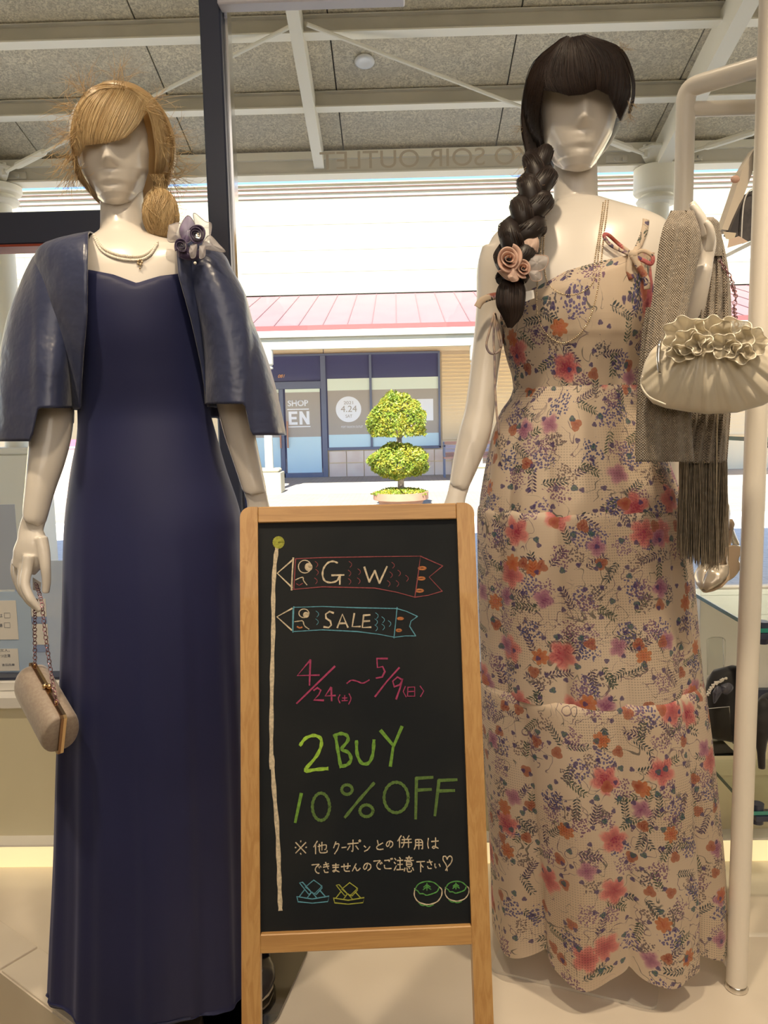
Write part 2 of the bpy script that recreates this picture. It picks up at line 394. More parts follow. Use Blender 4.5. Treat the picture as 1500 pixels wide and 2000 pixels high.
# columns
def column(px, py, label):
    c = P(px, py, YH); x = c[0]; t = thing('canopy_column', label, 'column', (x, YH+.02, ZG), 'canopy columns outside the window')
    s = P(px, 400, YH)[2]; st = zbm-.013
    MB().lathe([(.092, ZG), (.092, s)], (x, YH+.02, 0), 32).build('shaft', M_can, t, True, 40)
    MB().lathe([(.092, s), (.14, s+.008), (.155, s+.03), (.14, s+.052), (.11, s+.058), (.118, s+.075), (.165, s+.085), (.176, s+.10), (.176, st-.006), (.165, st)], (x, YH+.02, 0), 40).build('capital', M_can, t, True, 35)
    MB().bb(x-.19, x+.19, YH-.17, YH+.21, ZG, 1.0, bev=.012).bb(x-.21, x+.21, YH-.19, YH+.23, 1.0, 1.05, bev=.01).build('plinth', M_can, t)
    return x
xc2 = column(1285, 360, 'white round canopy column with a drum capital, right of the dark haired mannequin')
xc1 = column(-6, 380, 'white round canopy column cut by the left edge, behind the blonde mannequin')
# rafters
def rafter(name, p_front, p_back, w, h):
    a = np.array(p_front, float); c = np.array(p_back, float)
    d = c-a; 
    def ring(p): return [p+np.array([-w/2, 0, -h]), p+np.array([w/2, 0, -h]), p+np.array([w/2, 0, -.002]), p+np.array([-w/2, 0, -.002])]
    o = struct(MB().loft([ring(a), ring(c)]).build(name, M_can)); return o
xr = slope(625, 300)[0]
rafter('trim_5', (xr, YH-.08, zc(YH)-.0), (xr, 2.5, zc(2.5)), .075, .15)
for nm, x in (('trim_6', xc2), ('trim_7', xc1)):
    rafter(nm, (x, YH-.08, zc(YH)-.02), (x, 2.5, zc(2.5)-.02), .10, .20)
re_ = slope(598, 0); RODX, RODY = xc2-re_[0], re_[1]
# gusset and tie rods
for x in (xc2, xc1):
    g = thing('tie_rod_gusset', 'white steel gusset plate at the top of the %s canopy column' % ('right' if x == xc2 else 'left'), 'bracket', (x, YH-.2, zbm+.1))
    zc0 = zc(YH)-.13; pts = [(x-.20, YH-.16, zc0+.02), (x-.10, YH-.05, zc0-.06), (x+.10, YH-.05, zc0-.06), (x+.20, YH-.16, zc0+.02), (x+.12, YH-.24, zc0+.03), (x-.12, YH-.24, zc0+.03)]
    MB().prism(pts, (0, 0, .014)).build('plate', M_can, g)
    for s in (-1, 1):
        MB().cyl((x+s*.15, YH-.16, zc0-.03), (x+s*.15, YH-.16, zc0+.06), .018, 8).build('bolt', M_can, g)
    for s in (-1, 1):
        a = np.array([x+s*.17, YH-.17, zc(YH)-.135]); e = np.array([x+s*RODX, RODY, zc(RODY)-.135]); d = (e-a)
        r = thing('tie_rod', 'thin white tie rod crossing the canopy ceiling, running %s from the %s column' % ('right' if s > 0 else 'left', 'right' if x == xc2 else 'left'), 'tie rod', a)
        MB().cyl(a, e, .013, 8).build('rod', M_can, r)
        MB().tube([a+d*.0, a+d*.04, a+d*.05, a+d*.16, a+d*.17], [.013, .014, .026, .026, .013], 8).build('turnbuckle', M_can, r)
# ceiling downlight
c = slope(712, 117)+np.array([0, 0, -.004]); dl = thing('ceiling_downlight', 'small round white downlight ring on the canopy ceiling', 'downlight', c)
MB().lathe([(.03, 0), (.062, 0), (.066, .01), (.05, .02), (.03, .012)], c, 24, ax=(0, -SL, -1)).build('trim_ring', M_white, dl, True)
MB().lathe([(.0, .0), (.03, .002), (.028, .008)], c, 16, ax=(0, -SL, -1)).build('lens', M_candk, dl)
# window lettering of the shop seen from behind
mlet = mat('lettering_vinyl', (.50, .42, .30), .6)
yl = YG+.006
xa, xb = P(625, 335, yl), P(1150, 330, yl)
ul = (xb-xa)/np.linalg.norm(xb-xa); ul = np.array([1., 0, 0])
hh = P(800, 292, yl)[2]-P(800, 327, yl)[2]
lt = text('TOKYO SOIR OUTLET', 'window_lettering', mlet, None, (xb[0], yl, P(800, 327, yl)[2]), (-1, 0, 0), (0, 0, 1), hh, width=xb[0]-xa[0])
lt['label'] = 'pale mirrored shop name lettering on the window glass, right of the black mullion'; lt['category'] = 'lettering'

# ------------------------------------------------------------------ outside: building across the walkway
FW = 19.8
def fx(px, py=800, Y=FW): return P(px, py, Y)[0]
def fz(py, px=700, Y=FW): return P(px, py, Y)[2]
M_wall = mat('facade_cream', (.37, .355, .25), .8, noise=(1.5, (.35, .335, .235)))
M_beige = mat('facade_beige', (.95, .77, .50), .8, noise=(1, (.92, .74, .48)))
M_corn = mat('cornice_pink', (.36, .26, .215), .7)
zeave_w = fz(575); ztopw = P(700, 356, FW)[2]
bld = struct(MB().bb(-32, 32, FW+.01, FW+4, ZG, ztopw).build('wall_far', M_wall))
# upper wall panels
zrow = [fz(592), fz(530), fz(487), fz(437), fz(387)]
pxs = [-200, 70, 347, 625, 903, 1180, 1458, 1735]
pmesh = {}
for i in range(4):
    for k in range(len(pxs)-1):
        MB().bb(fx(pxs[k])+.006, fx(pxs[k+1])-.006, FW, FW+.012, zrow[i]+.005, zrow[i+1]-.005).build('panel', M_wall, bld)
for nm, (p0, p1, dep, m) in {'trim_8': (385, 381, .03, M_corn), 'trim_9': (375, 370, .04, M_corn), 'trim_10': (366, 364, .05, M_corn), 'trim_11': (359, 356, .06, M_wall)}.items():
    struct(MB().bb(-32, 32, FW-dep, FW+.1, fz(p0), fz(p1), bev=.01).build(nm, m))
struct(MB().bb(-32, 32, FW-.10, FW+.1, fz(574), fz(569)).build('trim_12', mat('ledge_green', (.26, .28, .22), .7)))
# pitched red metal roof
YE = 15.4
ze = fz(637, 700, YE); zr0 = fz(577)
M_red = mat('red_roof', (.235, .125, .128), .6, noise=(2, (.22, .115, .12)))
rf = thing('canopy_roof', 'red metal standing seam canopy roof on the building across the walkway', 'roof', (0, YE, ze))
M_rib = mat('rib_red', (.165, .085, .09), .6); M_fw = mat('far_white', (.42, .41, .36), .5); M_ff = mat('far_fascia', (.40, .37, .27), .6); nx = 44; pitch = .483; x0r = fx(698, 575)-22*pitch
for k in range(nx):
    xa = x0r+k*pitch
    MB().loft([[(xa+.01, YE, ze), (xa+pitch-.01, YE, ze), (xa+pitch-.01, YE, ze+.03), (xa+.01, YE, ze+.03)], [(xa+.01, FW, zr0), (xa+pitch-.01, FW, zr0), (xa+pitch-.01, FW, zr0+.03), (xa+.01, FW, zr0+.03)]]).build('roof_panel', M_red, rf)
    MB().loft([[(xa-.01, YE-.005, ze), (xa+.01, YE-.005, ze), (xa+.01, YE-.005, ze+.042), (xa-.01, YE-.005, ze+.042)], [(xa-.01, FW, zr0), (xa+.01, FW, zr0), (xa+.01, FW, zr0+.042), (xa-.01, FW, zr0+.042)]]).build('seam_rib', M_rib, rf)
MB().bb(x0r, x0r+nx*pitch, YE-.03, YE, ze-.07, ze+.035).build('drip_edge', mat('red_edge', (.20, .06, .055), .5), rf)
MB().bb(x0r, x0r+nx*pitch, YE-.10, YE+.10, ze-.20, ze-.07, bev=.01).build('gutter', M_fw, rf)
MB().bb(x0r, x0r+nx*pitch, YE-.03, YE+.12, ze-.42, ze-.205).build('fascia', M_ff, rf)
def farcol(px, i, lab):
    Yc = 15.45; x = P(px, 800, Yc)[0]; t = thing('walkway_column', lab, 'column', (x, Yc, ZG), 'columns of the canopy across the walkway'); zt_ = ze-.425
    MB().lathe([(.085, ZG+.4), (.085, zt_-.38)], (x, Yc, 0), 20).build('shaft', M_fw, t, True, 40)
    MB().lathe([(.085, zt_-.38), (.15, zt_-.36), (.15, zt_-.33), (.12, zt_-.31), (.16, zt_-.27), (.16, zt_)], (x, Yc, 0), 20).build('capital', M_fw, t, True, 35)
    MB().bb(x-.26, x+.26, Yc-.26, Yc+.26, ZG, ZG+.42, bev=.01).bb(x-.22, x+.22, Yc-.22, Yc+.22, ZG+.42, ZG+.50, bev=.03).build('plinth', M_ff, t)
farcol(522, 0, 'white column across the walkway behind the blonde mannequin sleeve and hand')
farcol(934, 1, 'white column across the walkway behind the arm beside the floral dress')
farcol(1346, 2, 'white column across the walkway behind the beige stole')
farcol(110, 3, 'white column across the walkway behind the blonde mannequin arm')
# lower facade
wl2 = struct(MB().bb(-32, 32, FW-.02, FW+.009, ZG, zr0-.01).build('wall_shopfront', M_beige))
for xp in (640-6,):
    MB().bb(fx(635)-.008, fx(635)+.008, FW-.022, FW-.019, fz(690), fz(640)).build('joint', M_black, wl2)
zw0, zw1 = fz(877), fz(691)
# lap siding right of the shop window
xs_, xe_ = fx(863), fx(1500)
nb = 24; zs0, zs1 = fz(862), fz(690)
for k in range(nb):
    za = zs0+(zs1-zs0)*k/nb; h = (zs1-zs0)/nb
    MB().loft([[(xs_, FW-.075, za), (xe_, FW-.075, za), (xe_, FW-.02, za), (xs_, FW-.02, za)], [(xs_, FW-.03, za+h), (xe_, FW-.03, za+h), (xe_, FW-.02, za+h), (xs_, FW-.02, za+h)]]).build('board', M_beige, wl2)
# stone base tiles
M_stone = mat('stone_tile', (.95, .80, .66), .6, noise=(3, (.88, .70, .57)))
tp = 34.5
for r_, (pa, pb) in enumerate(((929, 904), (903, 880))):
    for k in range(16):
        MB().bb(fx(640+k*tp)+.01, fx(640+(k+1)*tp)-.01, FW-.06, FW-.02, fz(pa)+.008 if r_ else ZG, fz(pb)-.004).build('tile', M_stone, wl2)
# shop window and door
sf = thing('shopfront_glazing', 'dark framed shop window and double door with opening posters across the walkway', 'shopfront', (fx(700), FW-.05, ZG))
M_fr = mat('shopfront_frame', (.17, .19, .27), .4)
M_glz = mat('dark_glazing', (.09, .095, .20), .06, spec=.6)
M_pg = mat('poster_green', (.86, .94, .78), .6); M_gr = mat('poster_grey', (.47, .42, .36), .6); M_bl = mat('poster_blue', (.66, .88, .94), .6); M_pw = mat('poster_white', (.93, .95, .99), .6)
xw0, xw1 = fx(440), fx(860); yf = FW-.07
mb = MB().bb(xw0, xw1, yf+.03, yf+.045, zw0, zw1).build('pane', M_glz, sf)
xd = fx(634)
MB().bb(xw0, xd, yf+.03, yf+.045, ZG+.02, zw0).build('pane', M_glz, sf)
F2 = lambda a, b_, c_, d, nm='frame_bar': MB().bb(a, b_, yf-.03, yf+.03, c_, d, bev=.006).build(nm, M_fr, sf)
F2(xw0, xw1, zw1-.03, zw1+.02); F2(xw1-.05, xw1, zw0, zw1-.031); F2(xd+.06, xw1, zw0-.02, zw0+.05)
F2(fx(725)-.03, fx(725)+.03, zw0+.051, zw1-.031)
F2(xd-.07, xd+.055, ZG, zw1-.031)
F2(xw0, xd-.071, fz(757), fz(743))
F2(fx(551)-.05, fx(551)+.05, ZG, fz(757)-.001); F2(xw0, xd-.071, ZG, fz(921))
# posters: bands behind the glass of each bay
bays = [(fx(641), fx(724)), (fx(727), fx(857))]
for a, b2 in bays:
    MB().bb(a, b2, yf+.015, yf+.028, fz(762), fz(739)).build('poster_band', M_pg, sf, label='pale green band')
    MB().bb(a, b2, yf+.015, yf+.028, fz(848), fz(762)-.001).build('poster_band', M_gr, sf, label='grey brown band')
    MB().bb(a, b2, yf+.015, yf+.028, fz(873), fz(848)-.001).build('poster_band', M_bl, sf, label='pale blue band')
for a, b2 in ((fx(558.5), fx(626)), (fx(480), fx(546))):
    MB().bb(a, b2, yf+.005, yf+.018, fz(764), fz(757.5)).build('poster_band', M_pg, sf, label='pale green band')
    MB().bb(a, b2, yf+.005, yf+.018, fz(851), fz(764)-.001).build('poster_band', M_gr, sf, label='grey brown band')
    MB().bb(a, b2, yf+.005, yf+.018, fz(921), fz(851)-.001).build('poster_band', M_bl, sf, label='pale blue band')
cx_, cz_ = fx(681), fz(799.5, 681)
MB().lathe([(0, 0), (.325, 0), (.325, .004)], (cx_, yf+.014, cz_), 48, ax=(0, -1, 0)).build('poster_disc', M_pw, sf)
MB().bb(fx(815), fx(846), yf+.010, yf+.0148, fz(824), fz(782)).build('notice', M_pw, sf)
TT = lambda s, px, py, h, w, m, Y, bold=0: text(s, 'lettering', m, sf, (fx(px), Y, fz(py, px)), (1, 0, 0), (0, 0, 1), h*FW/FPX, width=w*FW/FPX, thick=.004, bold=bold)
ylet = yf+.0015
TT('SHOP', 563, 794, 12, 40, M_pw, ylet, .03); 
def gb(a, b2, c2, d2): MB().bb(fx(a), fx(b2), ylet, ylet+.004, fz(d2), fz(c2)).build('lettering', M_pw, sf)
gb(564, 569.5, 801, 827); gb(569.6, 581, 801, 806); gb(569.6, 579.5, 811.5, 816.5); gb(569.6, 581, 822, 827)
MB().prism([(fx(a), ylet, fz(b2)) for a, b2 in ((585, 801), (590.5, 801), (599, 816), (599, 801), (604.5, 801), (604.5, 827), (599, 827), (590.5, 812), (590.5, 827), (585, 827))], (0, .004, 0)).build('lettering', M_pw, sf)
MB().bb(fx(562), fx(604), ylet, ylet+.003, fz(798), fz(796)).build('rule', M_pw, sf); MB().bb(fx(563), fx(606), ylet, ylet+.003, fz(832), fz(830)).build('rule', M_pw, sf)
TT('4.24', 666, 805, 12, 31, M_gr, yf+.006); TT('2021', 672, 790, 6, 18, M_gr, yf+.006); TT('SAT', 675, 816, 6, 13, M_gr, yf+.006)
TT('PORT FASHION OUTLET', 666, 836, 4, 42, M_pw, yf+.01)
TT('N', 532, 793, 12, 12, M_pw, ylet, .03)
text('081', 'lettering', mat('orange_sign', (.9, .45, .15), .5), sf, (fx(546), yf+.02, fz(738, 546)), (1, 0, 0), (0, 0, 1), 6*FW/FPX, width=13*FW/FPX, thick=.004, shear=.3)
for px in (547.5, 561.5):
    MB().bb(fx(px)-.018, fx(px)+.018, yf-.08, yf-.05, fz(872), fz(820), bev=.005).build('handle', mat('copper_handle_%d' % px, (.55, .25, .15), .4), sf)
# small lantern bracket
lb = thing('wall_bracket', 'small dark wire bracket hanging under the far canopy beside the white column', 'bracket', (fx(532, 670, 16), 16, fz(676, 532, 16)))
for a, b2, c2, d2 in ((528, 528, 672, 655), (538, 538, 679, 655), (528, 538, 672, 679)):
    MB().cyl(P(a, c2, 16), P(b2, d2 if a == b2 else 679, 16), .012, 6).build('rod', M_fr, lb)
# bench
bx0 = P(867, 900, 18.6)[0]; by = 18.6
for bx, lab in ((bx0, 'wooden slatted bench against the far wall, right of the topiary'),):
    bn = thing('bench', lab, 'bench', (bx, by, ZG)); M_bw = mat('bench_wood', (.50, .27, .20), .6); M_bg = mat('bench_grey', (.42, .38, .46), .6)
    for i, (pa, pb, m) in enumerate(((869, 863, M_bw), (877, 870, M_bg), (884, 878, M_bg), (892, 885, M_bw))):
        MB().bb(bx, bx+1.7, by+.38, by+.41, fz(pa, 880, by), fz(pb, 880, by)).build('slat', m, bn)
    for k in range(4): MB().bb(bx, bx+1.7, by+.0+k*.09, by+.08+k*.09, fz(896, 880, by), fz(892.5, 880, by)).build('seat_slat', M_bw, bn)
    for k in (0.0, 1.66):
        MB().bb(bx+k, bx+k+.04, by+.02, by+.06, ZG, fz(870, 880, by)).bb(bx+k, bx+k+.04, by+.36, by+.40, ZG, fz(863, 880, by)).bb(bx+k, bx+k+.04, by+.02, by+.4, fz(872, 880, by), fz(868, 880, by)).build('arm_frame', M_fr, bn)
# far left shop signs glimpsed between the blonde mannequin arm and dress
sg = thing('red_sign_board', 'small red and white sign board far outside, beside the blonde mannequin forearm', 'sign', (P(60, 870, 15)[0], 15, ZG))
a = P(40, 880, 15); b2 = P(160, 858, 15)
MB().bb(a[0], b2[0], 15, 15.05, a[2], b2[2]).build('board', mat('sign_red', (.75, .12, .18), .5), sg)
MB().bb(a[0], b2[0], 14.99, 15.0, a[2]+.02, b2[2]-.14).build('band', M_pw, sg)
MB().bb(a[0], b2[0], 15.0, 15.6, ZG, a[2]-.002).build('counter', mat('counter_tan', (.75, .55, .40), .6), sg)
# topiary in terracotta planter
TY = 12.0; tb = P(783, 975, TY); tb[2] = ZG
tp_ = thing('topiary_tree', 'two tier clipped topiary tree with yellow green leaves in the round planter outside', 'tree', (tb[0], TY, ZG))
zr = P(783, 962, TY)[2]
pt = thing('terracotta_planter', 'wide round terracotta planter holding the clipped topiary outside', 'planter', (tb[0], TY, ZG))
M_tc = mat('terracotta', (.38, .20, .13), .7, noise=(6, (.34, .18, .115)))
rr_ = 54*TY/FPX
MB().lathe([(.30, ZG), (.36, zr-.12), (rr_, zr-.10), (rr_, zr+.01), (rr_-.05, zr+.01), (rr_-.07, zr-.04), (.02, zr-.05)], (tb[0], TY, 0), 40).build('bowl', M_tc, pt, True, 35)
mlf = bpy.data.materials.new('leaf_yellow_green'); mlf.use_nodes = True; t = NT(mlf); b = t.n['Principled BSDF']
oi = t.noise(t.obj(), 7, 2)[0]; oi2 = t.noise(t.obj(), 45, 1)[0]; zz = t.sep(t.obj())[2]
cc = t.mix(t.ramp(oi, .35, .65), (.24, .30, .03), (.44, .36, .035)); cc = t.mix(t.ramp(oi2, .4, .7), cc, (.13, .23, .02)); t.l.new(cc, b.inputs['Base Color']); b.inputs['Roughness'].default_value = .5
tr = t.n.new('ShaderNodeBsdfTranslucent'); t.l.new(cc, tr.inputs[0]); mx = t.n.new('ShaderNodeMixShader'); mx.inputs[0].default_value = .35; t.l.new(b.outputs[0], mx.inputs[1]); t.l.new(tr.outputs[0], mx.inputs[2]); t.l.new(mx.outputs[0], t.n['Material Output'].inputs[0])
M_bark = mat('bark', (.36, .28, .22), .8, noise=(30, (.27, .21, .16)), bump=(60, .6))
def crown(c, rad, n, zlo=None, shell=.78):
    V = []; Fs = []
    k = 0
    while k < n:
        d = rng.normal(size=3); d /= np.linalg.norm(d); r_ = shell+(1.04-shell)*rng.rand()**.5
        lump = 1+.05*math.sin(5*d[0]+3*d[2]+d[1]*4)+.04*math.sin(11*d[0]-9*d[2])
        p = d*r_*np.array(rad)*lump
        if zlo is not None and p[2] < zlo: continue
        s = .020+.016*rng.rand(); a = rng.normal(size=3); a /= np.linalg.norm(a); e = np.cross(a, d+rng.normal(size=3)*.5); e /= np.linalg.norm(e)+1e-9
        p = p+np.array(c); i0 = len(V)
        V += [p-a*s, p+e*s*.45, p+a*s, p-e*s*.45]; Fs.append((i0, i0+1, i0+2, i0+3)); k += 1
    return V, Fs
c1 = P(777, 828, TY); c2 = P(780, 900, TY)
m = MB()
V, Fs = crown(c1, (.44, .42, .47), 6500, zlo=-.19); m.add(V, Fs)
u = m.build('foliage', mlf, tp_, kind='stuff', label='upper dome of small yellow green leaves')
m = MB(); V, Fs = crown(c2, (.46, .42, .27), 6500); m.add(V, Fs)
m.build('foliage', mlf, tp_, kind='stuff', label='lower green leaf tier')
m = MB(); V, Fs = crown((tb[0], TY, zr-.02), (.42, .38, .09), 1500, zlo=0); m.add(V, Fs)
m.build('underplanting', mlf, pt, kind='stuff', label='low green plants around the trunk')
tk = MB().tube([(tb[0], TY, zr-.06), (tb[0]+.01, TY, c2[2]-.1), (tb[0]-.01, TY, c1[2]-.22)], [.055, .045, .04], 10)
for k in range(7):
    a = k*.9; tk.tube([(tb[0]-.01, TY, c1[2]-.24), (tb[0]-.01+.12*math.cos(a), TY+.12*math.sin(a), c1[2]-.08), (tb[0]+.27*math.cos(a), TY+.27*math.sin(a), c1[2]+.02)], [.025, .018, .01], 6)
tk.build('trunk', M_bark, tp_, True)
# ------------------------------------------------------------------ mannequins
from mathutils.bvhtree import BVHTree
def bvh_of(*obs):
    Vs, Fs, n = [], [], 0
    for o in obs:
        og = org(o.parent) if o.parent else np.zeros(3)
        V = [tuple(np.array(v.co[:])+og) for v in o.data.vertices]; Vs += V
        Fs += [tuple(i+n for i in p.vertices) for p in o.data.polygons]; n += len(V)
    return BVHTree.FromPolygons(Vs, Fs)
def on(bv, px, py, off=0.0, fallback=1.45):
    d = ray(px, py); d = d/np.linalg.norm(d)
    h = bv.ray_cast(Vector(CAM), Vector(d))
    if h[0] is None: return P(px, py, fallback)
    return np.array(h[0])-d*off
def interp(tab, ys):
    tab = np.array(tab, float); q = catmull(tab, 8)
    return np.stack([np.interp(ys, q[:, 0], q[:, i]) for i in range(1, tab.shape[1])], 1)
def body_rings(tab, Yc, n=48, ny=None, sup=2.0, back=1.0, fold=None):
    """tab rows (py, xl, xr, half depth). rings run down the figure; angle 0 = picture right, pi/2 = front"""
    tab = np.array(tab, float); ny = ny or len(tab)*6
    ys = np.linspace(tab[0, 0], tab[-1, 0], ny); q = interp(tab, ys); G = []
    t = np.linspace(0, 2*np.pi, n, endpoint=False)
    for i, y in enumerate(ys):
        yc = Yc(y) if callable(Yc) else Yc
        a, b = P(q[i, 0], y, yc), P(q[i, 1], y, yc); c = (a+b)/2; A = (b-a)/2; A[2] = 0
        e = 2/sup; ct = np.sign(np.cos(t))*np.abs(np.cos(t))**e; st = np.sign(np.sin(t))*np.abs(np.sin(t))**e
        D = np.where(st > 0, q[i, 2], q[i, 2]*back)
        r_ = 1.0 if fold is None else fold(t, (y-ys[0])/(ys[-1]-ys[0]), y)
        V = c+np.outer(ct*r_, A)+np.outer(st*r_*D, (0, -1, 0)); G.append(V)
    return G
def head_mesh(H, W, fd=.085, bd=.095):
    ts = [0, .03, .09, .18, .30, .45, .60, .74, .86, .94, .985, 1]
    w = [.10, .34, .50, .67, .86, .97, 1.0, .95, .78, .54, .28, .02]
    f_ = [.60, .76, .85, .91, .95, .99, 1.0, .93, .74, .50, .25, .02]
    b_ = [-.45, -.30, -.05, .30, .62, .88, 1.0, 1.0, .84, .58, .28, .02]
    T = np.concatenate([np.linspace(0, .12, 16), np.linspace(.13, .88, 60), np.linspace(.89, 1, 18)]); G = []
    a = np.linspace(0, 2*np.pi, 96, endpoint=False)
    for t_ in T:
        ww, ff, bb_ = (np.interp(t_, ts, q) for q in (w, f_, b_))
        cy = 0
        X = np.cos(a)*ww*W; s = np.sin(a)
        # front is +s ; when the back radius is negative (under the chin) squash forward
        Y = np.where(s > 0, s*(ff*fd-max(-bb_*bd, 0))+max(-bb_*bd, 0), s*max(bb_*bd, .004)+max(-bb_*bd, 0))
        xn = X/W; fr = (s > 0)*s
        g = lambda x, m, q: np.exp(-((x-m)/q)**2)
        prof = .0
        if .28 < t_ < .66:
            pr = np.interp(t_, [.27, .30, .34, .45, .56, .64], [0, .5, 1, .62, .25, 0])
            wd_ = np.interp(t_, [.33, .37, .5, .66], [.19, .17, .11, .12])
            Y = Y+fr*pr*.019*g(xn, 0, wd_)
        Y = Y-fr*.0075*(g(xn, .40, .20)+g(xn, -.40, .20))*g(t_, .54, .055)
        Y = Y+fr*.003*g(t_, .64, .04)*g(abs(xn), .35, .25)
        Y = Y+fr*.0022*g(xn, 0, .22)*(g(t_, .235, .022)+.8*g(t_, .19, .022))-fr*.003*g(xn, 0, .25)*g(t_, .145, .02)
        G.append(np.stack([X, -Y, np.full(96, t_*H)], 1))
    return np.array(G)
def add_head(o, G):
    N, M = G.shape[:2]; m = MB().loft(list(G)); me2 = m.mesh('h', org(o.parent), True); bm = bmesh.new(); bm.from_mesh(o.data); bm.from_mesh(me2); bm.to_mesh(o.data); bm.free(); o.data.shade_smooth(); bpy.data.meshes.remove(me2)
def place_head(G, chin, crown_dir, yaw):
    zax = np.array(crown_dir, float); zax /= np.linalg.norm(zax)
    fr = np.array([math.sin(yaw), -math.cos(yaw), 0.]); fr -= zax*(fr@zax); fr /= np.linalg.norm(fr); xax = np.cross(-fr, zax)
    M = np.stack([xax, -fr, zax], 1)
    return G@M.T+chin
def hand(name, palm, fingers, parent, label=None, voxel=.0019):
    m = MB(); m.loft(pxtube(palm, 20, 5, .62))
    for fch in fingers: m.loft(pxtube(fch, 12, 5))
    o = m.build(name, M_skin, parent); remesh(o, voxel, 5, .5)
    if label: o['label'] = label
    return o
def base_plate(t, pts, top, m):
    o = MB(); A = np.array(pts, float); n = len(A); c = A.mean(0); out = []
    for i in range(n):
        p, q, r_ = A[i-1], A[i], A[(i+1) % n]
        u1 = (p-q)/np.linalg.norm(p-q); u2 = (r_-q)/np.linalg.norm(r_-q)
        for k in np.linspace(0, 1, 5): out.append(q+u1*.02*(1-k)**2+u2*.02*k**2)
    o.prism([(p[0], p[1], 0.0005) for p in out], (0, 0, top)); return o.build('base_plate', m, t)

# ---- blonde mannequin (left)
Y1 = 1.47
m1 = thing('mannequin', 'glossy cream faceless mannequin with the blonde wig and the plain navy dress', 'mannequin', (P(300, 1000, Y1)[0], Y1, 0))
hd = place_head(head_mesh(.200, .0725, .083, .088), np.array([P(234, 390, Y1+.01)[0], Y1+.01, P(246, 391, Y1-.045)[2]]), np.array([-.045, -.09, 1]), math.radians(12))
mb = MB()
mb.loft(pxtube([(229, 300, Y1+.02, 38), (238, 370, Y1+.01, 40), (239, 420, Y1+.01, 41), (241, 455, Y1, 44), (246, 480, Y1, 56)], 28, 6))
T1 = [(448, 205, 285, .045), (462, 185, 305, .052), (474, 150, 345, .062), (486, 115, 390, .074), (500, 98, 412, .084), (530, 100, 412, .098), (580, 128, 398, .108), (640, 145, 392, .112), (720, 165, 392, .10), (800, 172, 396, .085), (880, 166, 412, .095), (980, 150, 440, .11), (1060, 148, 450, .112), (1180, 165, 440, .10), (1400, 200, 420, .08), (1700, 240, 400, .06), (1900, 262, 390, .05)]
mb.loft(body_rings(T1, Y1, 56))
for ch in ([(110, 512, Y1, 36), (104, 560, Y1+.0, 36), (98, 640, Y1-.01, 34), (100, 720, Y1-.03, 36), (103, 800, Y1-.05, 38.5), (99, 850, Y1-.06, 38), (90, 900, Y1-.075, 34.5), (78, 955, Y1-.09, 28), (68, 1008, Y1-.10, 23.5), (66, 1014, Y1-.10, 22.5)],
           [(403, 512, Y1, 34), (412, 580, Y1, 34), (425, 660, Y1-.0, 33), (440, 730, Y1-.0, 32), (456, 795, Y1-.0, 31), (469, 850, Y1-.0, 29.5), (485, 910, Y1-.005, 25.5), (497, 955, Y1-.01, 23), (498, 961, Y1-.01, 22)]):
    mb.loft(pxtube(ch, 24, 6))
# feet in white soled pumps stand on the plate
b1 = mb.build('body', M_skin, m1); remesh(b1, .0034, 8, .5); add_head(b1, hd)
BV1 = bvh_of(b1)
for ch in ([(64, 1007, Y1-.10, 23), (63.5, 1016, Y1-.10, 22)],):
    pass
hand('hand', [(68, 1010, Y1-.10, 22.5), (61, 1035, Y1-.10, 24), (62, 1060, Y1-.105, 30), (58, 1085, Y1-.105, 33), (46, 1112, Y1-.105, 25)],
     [[(56, 1085, Y1-.125, 11), (53, 1112, Y1-.13, 10.5), (49, 1142, Y1-.14, 9.5), (60, 1170, Y1-.145, 8.5), (79, 1193, Y1-.14, 6.5)],
      [(48, 1085, Y1-.11, 11), (46, 1114, Y1-.115, 10.5), (44, 1144, Y1-.12, 9.5), (55, 1170, Y1-.12, 8.5), (72, 1187, Y1-.115, 7)],
      [(40, 1088, Y1-.095, 10), (36, 1114, Y1-.095, 10), (38, 1142, Y1-.095, 9), (49, 1163, Y1-.095, 8), (66, 1178, Y1-.09, 6.5)],
      [(32, 1092, Y1-.08, 9), (29, 1114, Y1-.08, 8.5), (34, 1136, Y1-.08, 8), (44, 1154, Y1-.08, 7), (58, 1165, Y1-.075, 6)],
      [(80, 1050, Y1-.11, 13), (86, 1080, Y1-.115, 12), (89, 1110, Y1-.12, 10), (91, 1135, Y1-.12, 8.5), (89, 1158, Y1-.12, 7)]], m1, 'hand with fingers curled around the clutch chain')
hand('hand', [(498, 957, Y1-.01, 22), (504, 985, Y1-.012, 21), (508, 1020, Y1-.012, 27), (510, 1050, Y1-.01, 26)],
     [[(500+i*9, 1045, Y1-.02+i*.006, 9), (499+i*9, 1080, Y1-.02+i*.006, 8.5), (497+i*9, 1110-abs(i-1.4)*5, Y1-.02+i*.006, 8), (493+i*9, 1135-abs(i-1.4)*8, Y1-.015+i*.006, 6.5)] for i in range(-1, 3)]
     + [[(492, 1000, Y1-.02, 11), (482, 1035, Y1-.03, 9), (480, 1070, Y1-.035, 7)]], m1)
base_plate(m1, [PZ(605, 1855, 0), PZ(538, 2003, 0), PZ(150, 2120, 0), PZ(215, 1900, 0)], .006, mat('mirror_plate', (.30, .29, .28), .06, metal=1))

